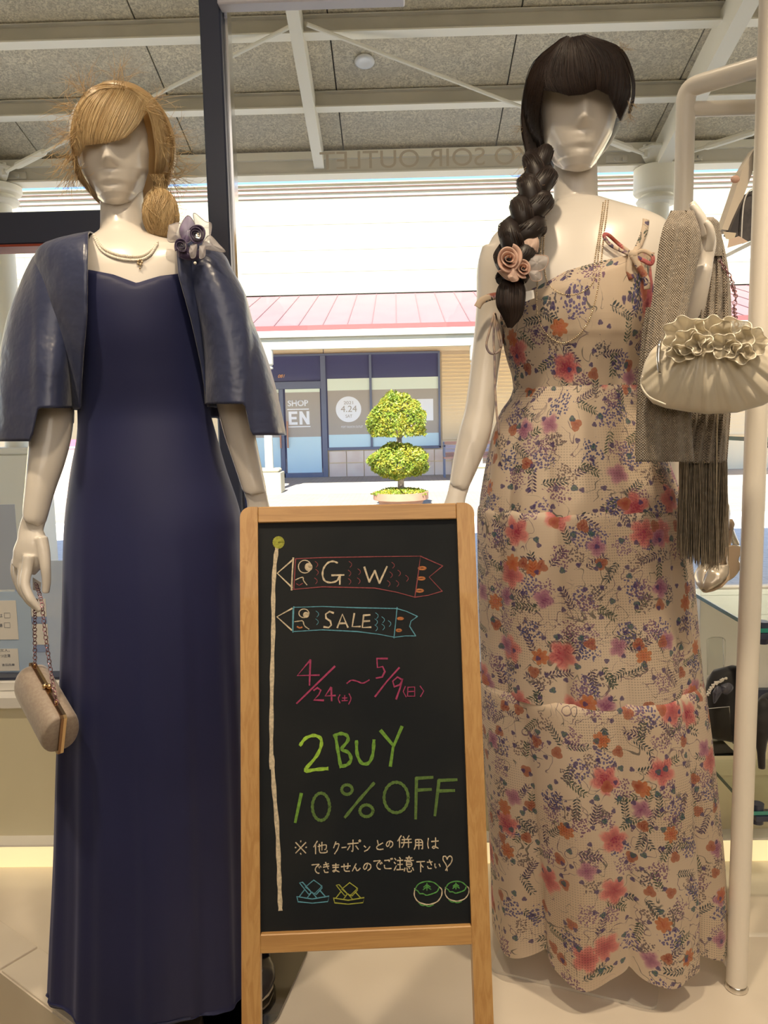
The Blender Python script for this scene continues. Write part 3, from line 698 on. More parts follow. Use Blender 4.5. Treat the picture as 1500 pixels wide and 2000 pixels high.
# ---- dark haired mannequin (right)
Y2 = 1.60
m2 = thing('mannequin', 'glossy cream faceless mannequin with the dark braided wig and the floral dress', 'mannequin', (P(1130, 1000, Y2)[0], Y2, 0))
YH2 = Y2-.01
hd2 = place_head(head_mesh(.243, .0785, .09, .10), np.array([P(1122, 327, YH2+.01)[0], YH2+.01, P(1121, 328, YH2-.045)[2]]), np.array([.012, -.08, 1]), math.radians(-4))
mb = MB()
mb.loft(pxtube([(1126, 220, Y2+.02, 40), (1124, 300, Y2+.02, 41), (1124, 360, Y2+.015, 42), (1125, 410, Y2+.01, 44), (1130, 440, Y2, 56)], 28, 6))
T2 = [(392, 1086, 1175, .045), (404, 1070, 1215, .052), (415, 1040, 1255, .06), (428, 1005, 1285, .07), (444, 975, 1308, .08), (470, 955, 1318, .092), (510, 952, 1312, .106), (560, 965, 1295, .118), (620, 995, 1268, .118), (690, 1010, 1252, .10), (760, 1020, 1245, .088), (840, 1010, 1255, .095), (940, 990, 1275, .11), (1050, 985, 1280, .115), (1250, 1020, 1250, .10), (1500, 1060, 1230, .08), (1700, 1085, 1205, .06), (1800, 1095, 1195, .05)]
mb.loft(body_rings(T2, Y2, 56))
for ch in ([(982, 492, Y2, 42), (970, 530, Y2, 39), (961, 600, Y2-.0, 31), (949, 700, Y2-.0, 28), (937, 800, Y2-.01, 29), (926, 850, Y2-.02, 31), (911, 900, Y2-.03, 26.5), (898, 943, Y2-.04, 20.5), (896, 949, Y2-.04, 20)],
           [(1283, 468, Y2, 43), (1300, 540, Y2-.01, 38), (1315, 640, Y2-.05, 32), (1322, 730, Y2-.09, 29)],
           [(1322, 730, Y2-.09, 29), (1338, 660, Y2-.14, 28), (1356, 590, Y2-.18, 23), (1372, 532, Y2-.20, 18), (1374, 525, Y2-.20, 17.5)]):
    mb.loft(pxtube(ch, 24, 6))
b2 = mb.build('body', M_skin, m2); remesh(b2, .0036, 8, .5); add_head(b2, hd2)
BV2 = bvh_of(b2)
yh = Y2-.20
hand('hand', [(1373, 534, yh, 17), (1378, 505, yh, 16), (1381, 475, yh, 18), (1378, 448, yh, 17)],
     [[(1380, 462, yh-.018+i*.012, 9.5), (1375, 438, yh-.02+i*.012, 9.5), (1364, 417, yh-.02+i*.012, 9), (1350+i*.5, 395+abs(i-1)*4, yh-.018+i*.012, 6.5)] for i in range(4)]
     + [[(1384, 490, yh-.03, 9), (1389, 465, yh-.04, 8.5), (1386, 445, yh-.045, 7.5), (1378, 432, yh-.045, 6)]], m2, 'raised hand with fingers together above the stole')
hand('hand', [(898, 945, Y2-.04, 20), (890, 975, Y2-.05, 19), (884, 1010, Y2-.055, 26), (880, 1040, Y2-.055, 25)],
     [[(868+i*9, 1035, Y2-.065+i*.006, 9), (865+i*9, 1070, Y2-.065+i*.006, 8.5), (864+i*9, 1100-abs(i-1.4)*5, Y2-.065+i*.006, 8), (866+i*9, 1125-abs(i-1.4)*8, Y2-.06+i*.006, 6.5)] for i in range(0, 4)]
     + [[(905, 995, Y2-.07, 11), (914, 1030, Y2-.08, 9), (914, 1062, Y2-.085, 7)]], m2)
base_plate(m2, [PZ(1283, 1976, 0), PZ(1292, 1855, 0), PZ(1010, 1790, 0), PZ(955, 1898, 0)], .006, mat('satin_plate', (.72, .67, .60), .30, metal=.15))

# ------------------------------------------------------------------ navy dress and satin jacket
def fabric(name, col, rough, sheen, spec=.4, transl=.0, wr=None):
    m = mat(name, col, rough, spec=spec, sheen=sheen, bump=(26, .25, .004) if wr is None else wr, transl=transl); return m
M_navy = mat('navy_crepe', (.018, .022, .085), .55, spec=.35, sheen=.35, noise=(1.6, (.012, .015, .06)))
M_navy.node_tree.nodes['Principled BSDF'].inputs['Sheen Tint'].default_value = (.5, .55, .9, 1)
M_satin = mat('navy_satin', (.032, .042, .10), .34, spec=.7, sheen=.25, bump=(9, .6, .02))
dn = thing('evening_dress', 'floor length plain navy dress with a sweetheart neckline on the blonde mannequin', 'dress', (P(300, 1000, Y1)[0], Y1, 0.02))
def fold1(t, s, y):
    k = np.clip((y-950)/900, 0, 1)
    return 1+k*(.026*np.cos(9*t+1.2)+.016*np.cos(17*t+.4+k)+.012*np.cos(5*t)+.010*np.cos(29*t+2*k))
D1 = [(512, 118, 404, .110), (530, 118, 404, .112), (560, 122, 403, .117), (600, 132, 402, .124), (660, 146, 401, .122), (730, 154, 403, .108), (800, 157, 408, .096), (850, 156, 420, .10), (920, 144, 440, .112), (1000, 135, 466, .124), (1060, 132, 472, .130), (1150, 131, 478, .136), (1300, 127, 484, .140), (1470, 120, 490, .140), (1650, 115, 494, .138), (1800, 108, 496, .136), (1890, 104, 498, .136), (1925, 103, 500, .136)]
G = np.array(body_rings(D1, Y1, 160, 150, fold=fold1))
def top1(x3):
    px = x3; return px
cx0 = G[0]
zt_ = lambda px: P(px, np.interp(px, [150, 172, 225, 268, 310, 343, 372], [520, 527, 538, 554, 537, 528, 522]), Y1-.1)[2]
xa, xb = P(150, 530, Y1-.1)[0], P(372, 530, Y1-.1)[0]
for i in range(len(G)):
    px = 150+(G[i, :, 0]-xa)/(xb-xa)*222
    front = G[i, :, 1] < Y1-.02
    zt = np.array([zt_(p) for p in np.clip(px, 150, 372)]) - i*.0012
    G[i, :, 2] = np.where(front, np.minimum(G[i, :, 2], zt), np.minimum(G[i, :, 2], zt_(150)-i*.0012))
bot = .050+.010*np.cos(5*np.linspace(0, 2*np.pi, 160, endpoint=False))
k = np.clip((np.arange(len(G))-120)/29., 0, 1)
for i in range(120, 150): G[i, :, 2] = G[i, :, 2]*(1-k[i-120+0 if False else i])+(bot)*k[i] if k[i] > .95 else G[i, :, 2]
dsk = MB().loft(list(G), caps=False).build('gown', M_navy, dn, True)
so = dsk.modifiers.new('thick', 'SOLIDIFY'); so.thickness = .002
# jacket
jk = thing('bolero_jacket', 'navy satin open bolero jacket with wide elbow sleeves on the blonde mannequin', 'jacket', (P(260, 640, Y1)[0], Y1, P(260, 800, Y1)[2]))
J1 = [(463, 190, 322, .062), (470, 150, 362, .075), (478, 112, 398, .090), (488, 88, 416, .104), (505, 80, 424, .118), (540, 84, 424, .130), (600, 96, 420, .136), (660, 118, 416, .134), (730, 138, 416, .122), (798, 148, 418, .112)]
ys = np.linspace(463, 798, 60); q = interp(J1, ys); G = []
le = np.interp(ys, [463, 480, 640, 720, 800], [178, 173, 170, 164, 157]); re = np.interp(ys, [463, 500, 560, 640, 720, 800], [342, 343, 348, 372, 392, 406])
TLR = []
for i, y in enumerate(ys):
    a, b = P(q[i, 0], y, Y1), P(q[i, 1], y, Y1); c = (a+b)/2; A = (b-a)/2; A[2] = 0; hw = (q[i, 1]-q[i, 0])/2; pc = (q[i, 0]+q[i, 1])/2
    def px_at(t__): return proj(c+A*math.cos(t__)+np.array([0, -1, 0])*q[i, 2]*math.sin(t__))[0]
    tt_ = np.linspace(.02, math.pi-.02, 2400); pxx = np.array([px_at(v) for v in tt_]); tl = tt_[np.argmin(np.abs(pxx-le[i])+(tt_ < 1.2)*1e3)]; tr = tt_[np.argmin(np.abs(pxx-re[i])+(tt_ > 2.2)*1e3)]
    t = np.linspace(tl, 2*np.pi+tr, 110)
    wr = 1+.012*np.sin(3*t+y*.02)*np.clip((y-500)/200, 0, 1)
    V = c+np.outer(np.cos(t)*wr, A)+np.outer(np.sin(t)*q[i, 2]*wr, (0, -1, 0)); G.append(V)
o = MB().loft(G, caps=False, closed=False).build('jacket_body', M_satin, jk, True); so = o.modifiers.new('thick', 'SOLIDIFY'); so.thickness = .003; so.offset = 1
def sleeve(tab, side, edge, yin, yout, name='sleeve'):
    tab = np.array(tab, float); ny = 56; ys = np.linspace(tab[0, 0], tab[-1, 0], ny); q = interp(tab, ys); n = 96
    t = np.linspace(0, 2*np.pi, n, endpoint=False); G = []
    for i, y in enumerate(ys):
        fr = i/(ny-1)
        pxs = (q[i, 0]+q[i, 1])/2+np.cos(t)*(q[i, 1]-q[i, 0])/2
        k = fr**1.0
        st = np.clip(((pxs-edge)*side+14)/18, 0, 1); st = st*st*(3-2*st)
        st = np.where(np.sin(t) > 0, st, 1)*np.where(np.sin(t) > 0, 1, np.clip(((pxs-edge)*side+120)/120, .45, 1))
        yb = yin+(yout-yin)*st
        yy = tab[0, 0]+(yb-tab[0, 0])*(fr)
        V = np.array([P(px_, y2_, Y1-q[i, 3]) for px_, y2_ in zip(pxs, yy)])
        rip = 1+.10*fr*np.sin(3*t+side)
        V[:, 1] += -np.sin(t)*q[i, 2]*rip
        # keep picture position while moving in depth
        V = np.array([P(px_, y2_, v_[1]) for px_, y2_, v_ in zip(pxs, yy, V)])
        G.append(V)
    o = MB().loft(G, caps=False).build(name, M_satin, jk, True); so = o.modifiers.new('thick', 'SOLIDIFY'); so.thickness = .003; so.offset = 0
    return o
sleeve([(484, 92, 128, .06, 0), (500, 68, 150, .078, 0), (530, 50, 160, .085, 0), (570, 33, 158, .09, .005), (620, 14, 154, .095, .01), (690, 0, 150, .10, .02), (760, -9, 146, .105, .03), (850, -16, 143, .11, .035)], -1, 62, 797, 862)
sleeve([(486, 372, 424, .06, 0), (505, 352, 440, .078, 0), (530, 352, 450, .085, 0), (570, 358, 469, .09, 0), (620, 372, 489, .095, 0), (690, 388, 517, .10, .0), (760, 396, 538, .105, .0), (850, 400, 558, .11, .0)], 1, 490, 789, 850)

# ------------------------------------------------------------------ floral print
def floral(name, check=True):
    m = bpy.data.materials.new(name); m.use_nodes = True; t = NT(m); b = t.n['Principled BSDF']
    uv = t.uv(); wob = t.v('SUBTRACT', t.noise(uv, 14, 2)[1], (.5, .5, .5)); u = t.v('ADD', uv, t.scale(wob, .006))
    col = t.mix(t.ramp(t.noise(uv, 3, 2)[0], .35, .65), (.80, .68, .55), (.73, .60, .46))
    def cell(off, sc, rnd=.85):
        w = t.v('ADD', u, off); vo = t.vor(w, sc, rnd); loc = t.v('SUBTRACT', w, vo['Position']); cs = t.n.new('ShaderNodeSeparateColor'); t.l.new(vo['Color'], cs.inputs[0])
        r_, g_, b_ = cs.outputs; s = t.sep(loc); an = t.m('MULTIPLY', r_, 6.28); ca, sa = t.m('COSINE', an), t.m('SINE', an)
        x = t.m('SUBTRACT', t.m('MULTIPLY', s[0], ca), t.m('MULTIPLY', s[1], sa)); y = t.m('ADD', t.m('MULTIPLY', s[0], sa), t.m('MULTIPLY', s[1], ca))
        rad = t.v('LENGTH', t.comb(x, y)); th = t.m('ARCTAN2', y, x); return x, y, rad, th, g_, b_
    nz = t.noise(uv, 90, 3)[0]; nf = t.noise(uv, 260, 2)[0]
    def over(c, mask, colour): return t.mix(mask, c, colour)
    # scribbled twigs
    for off, sc, th_, cl in (((.3, .1, 0), 26, .010, (.10, .10, .10)), ((1.3, 2.1, 0), 34, .012, (.16, .10, .16))):
        nn = t.noise(t.v('ADD', uv, off), sc, 1, .4, .6)[0]; line = t.m('LESS_THAN', t.m('ABSOLUTE', t.m('SUBTRACT', nn, .5)), th_)
        msk = t.ramp(t.noise(t.v('ADD', uv, off), 11, 1)[0], .52, .58); col = over(col, t.m('MULTIPLY', t.m('MULTIPLY', line, msk), .8), cl)
    # leafy sprigs
    for off, sc, cl in (((.21, .4, 0), 15, (.07, .09, .10)), ((.9, .15, 0), 13, (.10, .07, .14)), ((.55, .75, 0), 16, (.09, .12, .09))):
        x, y, rad, th, g_, b_ = cell(off, sc)
        xs = t.m('SUBTRACT', x, t.m('MULTIPLY', t.m('SINE', t.m('MULTIPLY', y, 60)), .003))
        stem = t.m('MULTIPLY', t.m('LESS_THAN', t.m('ABSOLUTE', xs), .0005), t.m('LESS_THAN', t.m('ABSOLUTE', y), .026))
        ax = t.m('ABSOLUTE', xs); yy = t.m('SUBTRACT', y, t.m('MULTIPLY', ax, .7)); fr = t.m('SUBTRACT', t.m('FRACT', t.m('DIVIDE', yy, .0062)), .5)
        lw = t.m('MULTIPLY', t.m('SUBTRACT', 1.0, t.m('POWER', t.m('DIVIDE', t.m('SUBTRACT', ax, .0045), .0042), 2.0)), .33)
        leaf = t.m('MULTIPLY', t.m('LESS_THAN', t.m('ABSOLUTE', fr), lw), t.m('LESS_THAN', t.m('ABSOLUTE', y), .022))
        k = t.m('MULTIPLY', t.m('MAXIMUM', stem, leaf), t.m('GREATER_THAN', g_, .52)); col = over(col, t.m('MULTIPLY', k, t.ramp(nz, .3, .5)), cl)
    # dotted clusters: blue, purple, grey
    for off, sc, R_, cl, cl2, th0 in (((.05, .63, 0), 11, .027, (.05, .07, .26), (.13, .10, .30), .45), ((.7, .33, 0), 12, .024, (.20, .08, .20), (.30, .18, .30), .35), ((.37, .92, 0), 13, .02, (.10, .09, .13), (.24, .17, .16), .4)):
        x, y, rad, th, g_, b_ = cell(off, sc); dots = t.vor(uv, 170+off[0]*60, 1)
        dm = t.m('LESS_THAN', t.m('ADD', dots['Distance'], t.m('MULTIPLY', nz, .25)), .50); ring = t.m('LESS_THAN', t.m('ADD', rad, t.m('MULTIPLY', t.m('SUBTRACT', nz, .5), .05)), R_*.8)
        k = t.m('MULTIPLY', t.m('MULTIPLY', dm, ring), t.m('GREATER_THAN', g_, th0)); col = over(col, t.m('MULTIPLY', k, .88), t.mix(b_, cl, cl2))
    # petalled flowers
    def flower(off, sc, R_, petals, th0, ca, cb, soft=.25, rnd=.8):
        nonlocal col
        x, y, rad, th, g_, b_ = cell(off, sc, rnd)
        lob = t.m('ADD', .70, t.m('MULTIPLY', t.m('ABSOLUTE', t.m('COSINE', t.m('MULTIPLY', th, petals/2))), .32)); lob = t.m('ADD', lob, t.m('MULTIPLY', t.m('SUBTRACT', nz, .5), .5))
        q = t.m('DIVIDE', t.m('DIVIDE', rad, R_), lob); mk = t.m('SUBTRACT', 1.0, t.ramp(q, 1-soft, 1.0)); mk = t.m('MULTIPLY', mk, t.m('GREATER_THAN', g_, th0))
        sh = t.m('ADD', t.m('MULTIPLY', q, .55), t.m('MULTIPLY', nf, .45)); c = t.mix(t.ramp(sh, .25, .75), ca, cb)
        col = over(col, t.m('MULTIPLY', mk, t.m('ADD', .62, t.m('MULTIPLY', nf, .45), clamp=True)), c)
    flower((.12, .2, 0), 8.5, .034, 5, .52, (.45, .02, .07), (.85, .28, .26), .35)
    flower((.52, .6, 0), 9.5, .024, 4, .66, (.30, .06, .20), (.62, .30, .42), .4)
    flower((.82, .05, 0), 11, .018, 7, .74, (.55, .10, .02), (.62, .20, .06), .12)
    flower((.33, .5, 0), 14, .013, 3, .55, (.35, .06, .03), (.48, .16, .08), .1)
    flower((.63, .31, 0), 17, .007, 3, .4, (.03, .14, .10), (.05, .10, .20), .1)
    flower((.93, .81, 0), 24, .0055, 3, .3, (.05, .04, .18), (.10, .06, .20), .1)
    t.l.new(col, b.inputs['Base Color']); b.inputs['Roughness'].default_value = .7; b.inputs['Sheen Weight'].default_value = .2
    s = t.sep(uv); cell_ = .0052
    cxk = t.m('LESS_THAN', t.m('FRACT', t.m('DIVIDE', s[0], cell_)), .5); cyk = t.m('LESS_THAN', t.m('FRACT', t.m('DIVIDE', s[1], cell_)), .42); ck = t.m('MULTIPLY', cxk, cyk)
    stripe = t.m('LESS_THAN', t.m('FRACT', t.m('DIVIDE', s[1], .0104)), .14)
    t.l.new(t.bump(t.m('ADD', stripe, t.m('MULTIPLY', ck, .4)), .35, .001), b.inputs['Normal'])
    tl = t.n.new('ShaderNodeBsdfTranslucent'); t.l.new(col, tl.inputs[0]); mx = t.n.new('ShaderNodeMixShader'); mx.inputs[0].default_value = .42
    t.l.new(b.outputs[0], mx.inputs[1]); t.l.new(tl.outputs[0], mx.inputs[2]); last = mx.outputs[0]
    if check:
        tr = t.n.new('ShaderNodeBsdfTransparent'); m3 = t.n.new('ShaderNodeMixShader'); t.l.new(t.m('MULTIPLY', t.m('MULTIPLY', ck, t.ramp(t.noise(uv, 5, 1)[0], .42, .62)), .42), m3.inputs[0]); t.l.new(last, m3.inputs[1]); t.l.new(tr.outputs[0], m3.inputs[2]); last = m3.outputs[0]
    t.l.new(last, t.n['Material Output'].inputs[0]); return m
M_flor = floral('floral_print'); M_flor2 = floral('floral_print_lined', False)
def set_uv(o, G, closed=True, seam_shift=(0, 0)):
    """uv in metres from grid rings G (N,M,3)"""
    G = np.asarray(G); N, M = G.shape[:2]; me = o.data
    r_ = G[N//2]; per = np.linalg.norm(np.diff(np.vstack([r_, r_[:1]]), axis=0), axis=1); cu = np.concatenate([[0], np.cumsum(per)])
    v_ = np.concatenate([[0], np.cumsum(np.linalg.norm(np.diff(G.mean(1), axis=0), axis=1)+1e-5)])
    ul = me.uv_layers.new(name='UVMap'); idx = np.empty(len(me.loops), int); me.loops.foreach_get('vertex_index', idx)
    lp = np.empty(len(me.polygons), int); me.polygons.foreach_get('loop_start', lp); lt_ = np.empty(len(me.polygons), int); me.polygons.foreach_get('loop_total', lt_)
    row, colm = idx//M, idx % M
    # wrap fix: in a face that joins column M-1 and 0, use M for 0
    uu = cu[np.clip(colm, 0, M)]
    for s0, n0 in zip(lp, lt_):
        c = colm[s0:s0+n0]
        if c.max() == M-1 and c.min() == 0:
            uu[s0:s0+n0] = np.where(c == 0, cu[M], cu[c])
    UV = np.stack([uu+seam_shift[0]+3, v_[np.clip(row, 0, N-1)]+seam_shift[1]+3], 1).astype(np.float32); ul.data.foreach_set('uv', UV.ravel())
fd = thing('floral_dress', 'long cream floral tiered dress on the dark haired mannequin', 'dress', (P(1130, 1000, Y2)[0], Y2, .05))
# bodice
B2 = [(488, 985, 1290, .118), (520, 975, 1285, .122), (560, 972, 1280, .130), (600, 975, 1275, .134), (640, 981, 1270, .132), (690, 990, 1263, .118), (730, 1002, 1258, .106), (765, 1006, 1257, .100)]
G = np.array(body_rings(B2, Y2, 160, 70, fold=lambda t, s, y: 1+.006*np.cos(22*t+s*9)*np.sin(np.pi*np.clip(s, 0, 1))+.01*np.exp(-((s-.62)/.03)**2)*(np.sin(t) > 0)))
tx = [960, 1000, 1040, 1065, 1110, 1150, 1200, 1240, 1270, 1290]; ty = [592, 576, 556, 546, 531, 521, 509, 500, 494, 492]
xa, xb = P(960, 560, Y2-.1)[0], P(1290, 560, Y2-.1)[0]
for i in range(len(G)):
    px = 960+(G[i, :, 0]-xa)/(xb-xa)*330
    yt = np.interp(px, tx, ty); zt = np.array([P(1100, y_, Y2-.1)[2] for y_ in yt])-i*.0013
    G[i, :, 2] = np.minimum(G[i, :, 2], np.where(G[i, :, 1] < Y2, zt, P(1100, 560, Y2-.1)[2]-i*.0013))
o = MB().loft(list(G), caps=False).build('bodice', M_flor2, fd, True); set_uv(o, G, seam_shift=(.2, .37)); so = o.modifiers.new('thick', 'SOLIDIFY'); so.thickness = .002; so.offset = 1
BODICE = o
# skirt tiers
def foldt(n1, ph, amp0, amp1, ypow=1.0):
    def f_(t, s, y):
        k = amp0+(amp1-amp0)*s**ypow; tt = t+.22*np.sin(2*t+ph)+.12*np.sin(3*t+1.3*ph)
        return 1+k*(1.7*np.sqrt(np.abs(np.cos(n1/2*tt+ph))+.12)-1.35+.12*np.cos((n1+3)*tt+2*ph)*s+.06*np.cos((n1*2+2)*tt+ph*3+s))
    return f_
def tier(name, tab, n1, ph, a0, a1, ny, ush, hem=None, gather=None):
    G = np.array(body_rings(tab, Y2, 260, ny, fold=foldt(n1, ph, a0, a1)))
    if gather: # puff at the seam
        for i in range(6):
            G[i, :, :2] = G[i, :, :2]*(1)-0
    if hem is not None:
        zb_ = hem; FF = foldt(n1, ph, a0, a1)(np.linspace(0, 2*np.pi, 260, endpoint=False), 1.0, 0)
        z0 = G[0, :, 2].mean(); z1 = G[-1, :, 2].mean()
        for i in range(len(G)): G[i, :, 2] = z0+(G[i, :, 2]-z0)*(z0-(zb_-.030*(i/len(G))**3*np.clip((FF-1)/a1, -1, 1)))/(z0-z1)
    o = MB().loft(list(G), caps=False).build(name, M_flor, fd, True); set_uv(o, G, seam_shift=(ush, ush*1.7)); return o, G
tier('skirt_tier', [(757, 1004, 1259, .104), (775, 998, 1262, .112), (800, 981, 1268, .120), (840, 966, 1282, .130), (900, 953, 1298, .140), (960, 943, 1318, .150), (992, 940, 1324, .154)], 11, .6, .02, .05, 60, .11)
tier('skirt_tier', [(984, 938, 1324, .148), (996, 932, 1330, .160), (1050, 932, 1336, .166), (1150, 934, 1346, .172), (1250, 938, 1354, .178), (1325, 941, 1360, .182)], 9, 2.1, .035, .06, 70, .43)
tier('skirt_tier', [(1318, 942, 1358, .176), (1332, 938, 1366, .190), (1400, 942, 1374, .196), (1500, 950, 1382, .202), (1600, 958, 1390, .198), (1700, 964, 1396, .195), (1800, 968, 1398, .190), (1835, 969, 1399, .188)], 8, 4.3, .045, .15, 100, .77, hem=.078)
# slip lining
G = np.array(body_rings([(757, 1022, 1240, .09), (850, 995, 1262, .105), (1000, 985, 1285, .12), (1300, 1000, 1315, .13), (1560, 1010, 1325, .14)], Y2, 64, 40))
o = MB().loft(list(G), caps=False).build('lining', mat('slip_cream', (.78, .68, .58), .7, transl=.3), fd, True)
# straps and ties
def ribbon(pts, w, m, parent, name, up=(0, -1, 0), nrm=None, sag=None, label=None, thick=.0014, uvk=True):
    p = catmull(pts, 8) if len(pts) > 2 else np.array(pts, float); T = np.gradient(p, axis=0); T /= np.linalg.norm(T, axis=1)[:, None]+1e-9
    up = np.array(up, float); ww = np.ones(len(p))*w if not hasattr(w, '__len__') else np.interp(np.linspace(0, 1, len(p)), np.linspace(0, 1, len(w)), w)
    s = np.cross(T, up); s /= np.linalg.norm(s, axis=1)[:, None]+1e-9
    G = np.stack([p+s*ww[:, None]/2*k for k in (-1, -.33, .33, 1)], 1); G[:, 1:3] += up*.001
    o = MB().loft(G, caps=False, closed=False).build(name, m, parent, True)
    me = o.data; ul = me.uv_layers.new(name='UVMap'); L = np.concatenate([[0], np.cumsum(np.linalg.norm(np.diff(p, axis=0), axis=1))]); ph = rng.rand()*3
    for lp in me.loops:
        i, j = divmod(lp.vertex_index, 4); ul.data[lp.index].uv = (3+ph+(j/3-.5)*w if not hasattr(w, '__len__') else 3+ph+(j/3-.5)*.012, 3+L[i])
    sd = o.modifiers.new('thick', 'SOLIDIFY'); sd.thickness = thick; return o
BVb = bvh_of(b2, BODICE)
R1 = [on(BVb, x, y, .003, Y2-.08) for x, y in ((1262, 428), (1259, 450), (1250, 475), (1240, 497))]
ribbon(R1, .013, M_flor2, fd, 'strap')
kn = on(BVb, 1236, 498, .012, Y2-.1)
def pxr(L, Y): return [P(x, y, Y) for x, y in L]
yk = kn[1]
ribbon(pxr([(1236, 497), (1210, 478), (1187, 458), (1180, 462), (1195, 480), (1232, 498)], yk), .007, M_flor2, fd, 'bow_loop')
ribbon(pxr([(1236, 497), (1256, 490), (1274, 500), (1272, 515), (1255, 508), (1238, 500)], yk-.004), .008, M_flor2, fd, 'bow_loop')
ribbon(pxr([(1236, 498), (1248, 520), (1262, 545), (1264, 565)], yk-.006), .012, M_flor2, fd, 'bow_tail'); ribbon(pxr([(1234, 498), (1228, 525), (1234, 545)], yk-.003), .012, M_flor2, fd, 'bow_tail')
MB().sph(kn, (.010, .008, .009), 12, 8).build('knot', M_flor2, fd, True)
ribbon(pxr([(932, 600), (940, 588), (955, 581), (972, 578), (985, 580)], Y2-.06), .014, M_flor2, fd, 'strap')
M_cord = mat('tie_cord', (.55, .42, .33), .6, noise=(60, (.25, .20, .22)))
M_cord2 = M_flor2
for L in ([(966, 610), (955, 650), (950, 675), (958, 690), (972, 688), (980, 672), (974, 640), (967, 612)], [(967, 612), (964, 660), (966, 700), (967, 760), (970, 805), (975, 850)], [(968, 612), (972, 650), (978, 680)]):
    c = pxr(L, Y2-.10); m_ = MB().tube(catmull(c, 6), .0022, 6).build('tie', M_cord, fd, True)
# ------------------------------------------------------------------ chalkboard
TL = np.array([-.272, 1.293, 1.052]); XD = np.array([.998, .061, -.005]); XD /= np.linalg.norm(XD)
DN = np.array([.014, -.228, -.974]); DN -= XD*(DN@XD); DN /= np.linalg.norm(DN); NB = np.cross(XD, DN)
if NB[1] > 0: NB = -NB
def bpl(px, py, off=0.0): return PPL(px, py, TL+NB*off, NB)
def bl(px, py):
    d = bpl(px, py)-TL; return d@XD, d@DN
W_ = .40; LEN = TL[2]/-DN[2]-.001
def wood(name, c1, c2, ax):
    m = bpy.data.materials.new(name); m.use_nodes = True; t = NT(m); b = t.n['Principled BSDF']; v = t.obj()
    sv = t.v('MULTIPLY', v, (3, 3, 60) if ax == 'x' else (70, 40, 2.2)); n = t.noise(sv, 1.6, 4, .6, 1.2)[0]
    t.l.new(t.mix(t.ramp(n, .35, .68), c1, c2), b.inputs['Base Color']); b.inputs['Roughness'].default_value = .42; b.inputs['Coat Weight'].default_value = .2
    t.l.new(t.bump(n, .08, .002), b.inputs['Normal']); return m
M_wv = wood('oak_upright', (.58, .34, .13), (.47, .25, .085), 'z'); M_wh = wood('oak_rail', (.56, .32, .12), (.46, .25, .09), 'x')
M_brd = mat('blackboard', (.010, .013, .017), .6, spec=.18, noise=(4, (.018, .020, .022)), bump=(160, .1, .001))
bd = thing('chalkboard_sign', 'wood framed standing blackboard with coloured chalk writing between the two mannequins', 'sign', (TL[0]+.2, (TL+DN*LEN)[1], 0))
sw = .030; th = .022
def bbox(x0, x1, d0, d1, o0, o1, name, m, parent=bd, bev=.0015, **k):
    mb_ = MB().box((0, 0, 0), (x1-x0, d1-d0, o1-o0), bev=bev)
    V = mb_.v[0]; mb_.v[0] = TL+np.outer(V[:, 0]+(x0+x1)/2, XD)+np.outer(V[:, 1]+(d0+d1)/2, DN)+np.outer(V[:, 2]+(o0+o1)/2, NB)
    return mb_.build(name, m, parent, **k)
yb0, yb1 = bl(720, 1815)[1], bl(720, 1852)[1]; yt1 = bl(700, 1017)[1]
def stile(x0, x1, side, name='stile', o0=-th, o1=0, ln=LEN, m=M_wv):
    rad = .018; P_ = []
    for k in range(7):
        a = math.pi/2*k/6
        if side < 0: P_.append((x0+rad-rad*math.cos(a), rad-rad*math.sin(a)))
        else: P_.append((x1-rad+rad*math.sin(a), rad-rad*math.cos(a)))
    if side < 0: P_ = [(x0, ln)]+P_+[(x1, 0), (x1, ln)]
    else: P_ = [(x0, ln), (x0, 0)]+P_+[(x1, ln)]
    A = [TL+XD*a+DN*b+NB*o1 for a, b in P_]
    return MB().prism(A, NB*(o0-o1)).build(name, m, bd)
stile(0, sw, -1); stile(W_-sw, W_, 1)
bbox(sw+.0004, W_-sw-.0004, .0005, yt1, -th, 0, 'top_rail', M_wh)
bbox(sw+.0004, W_-sw-.0004, yb0, yb1, -th-.004, .004, 'bottom_rail', M_wh)
bbox(sw-.0, W_-sw, yt1, yb0, -.014, -.007, 'board_panel', M_brd, bev=0)
# folded rear legs right behind the front stiles
stile(.004, sw-.004, -1, 'rear_leg', -th-.024, -th-.003, LEN*.985); stile(W_-sw+.004, W_-.004, 1, 'rear_leg', -th-.024, -th-.003, LEN*.985)
CH = {}
def chalk(name, c):
    if name not in CH:
        CH[name] = mat('chalk_'+name, c, .85, noise=(220, tuple(v*.72 for v in c), 2)); return CH[name]
    return CH[name]
CR = dict(cream=(.68, .58, .42), red=(.30, .07, .08), blue=(.12, .36, .48), orange=(.55, .20, .07), pink=(.42, .05, .15), green=(.17, .36, .045), lime=(.36, .62, .06), dgreen=(.11, .20, .045), olive=(.38, .40, .06), teal=(.10, .34, .08))
for k_, c_ in CR.items(): chalk(k_, c_)
def tA(X, Y): return (460+X/2.941, 970+Y/2.941)
def tB(X, Y): return (500+X/3.191, 1480+Y/3.191)
zoff = [.0]
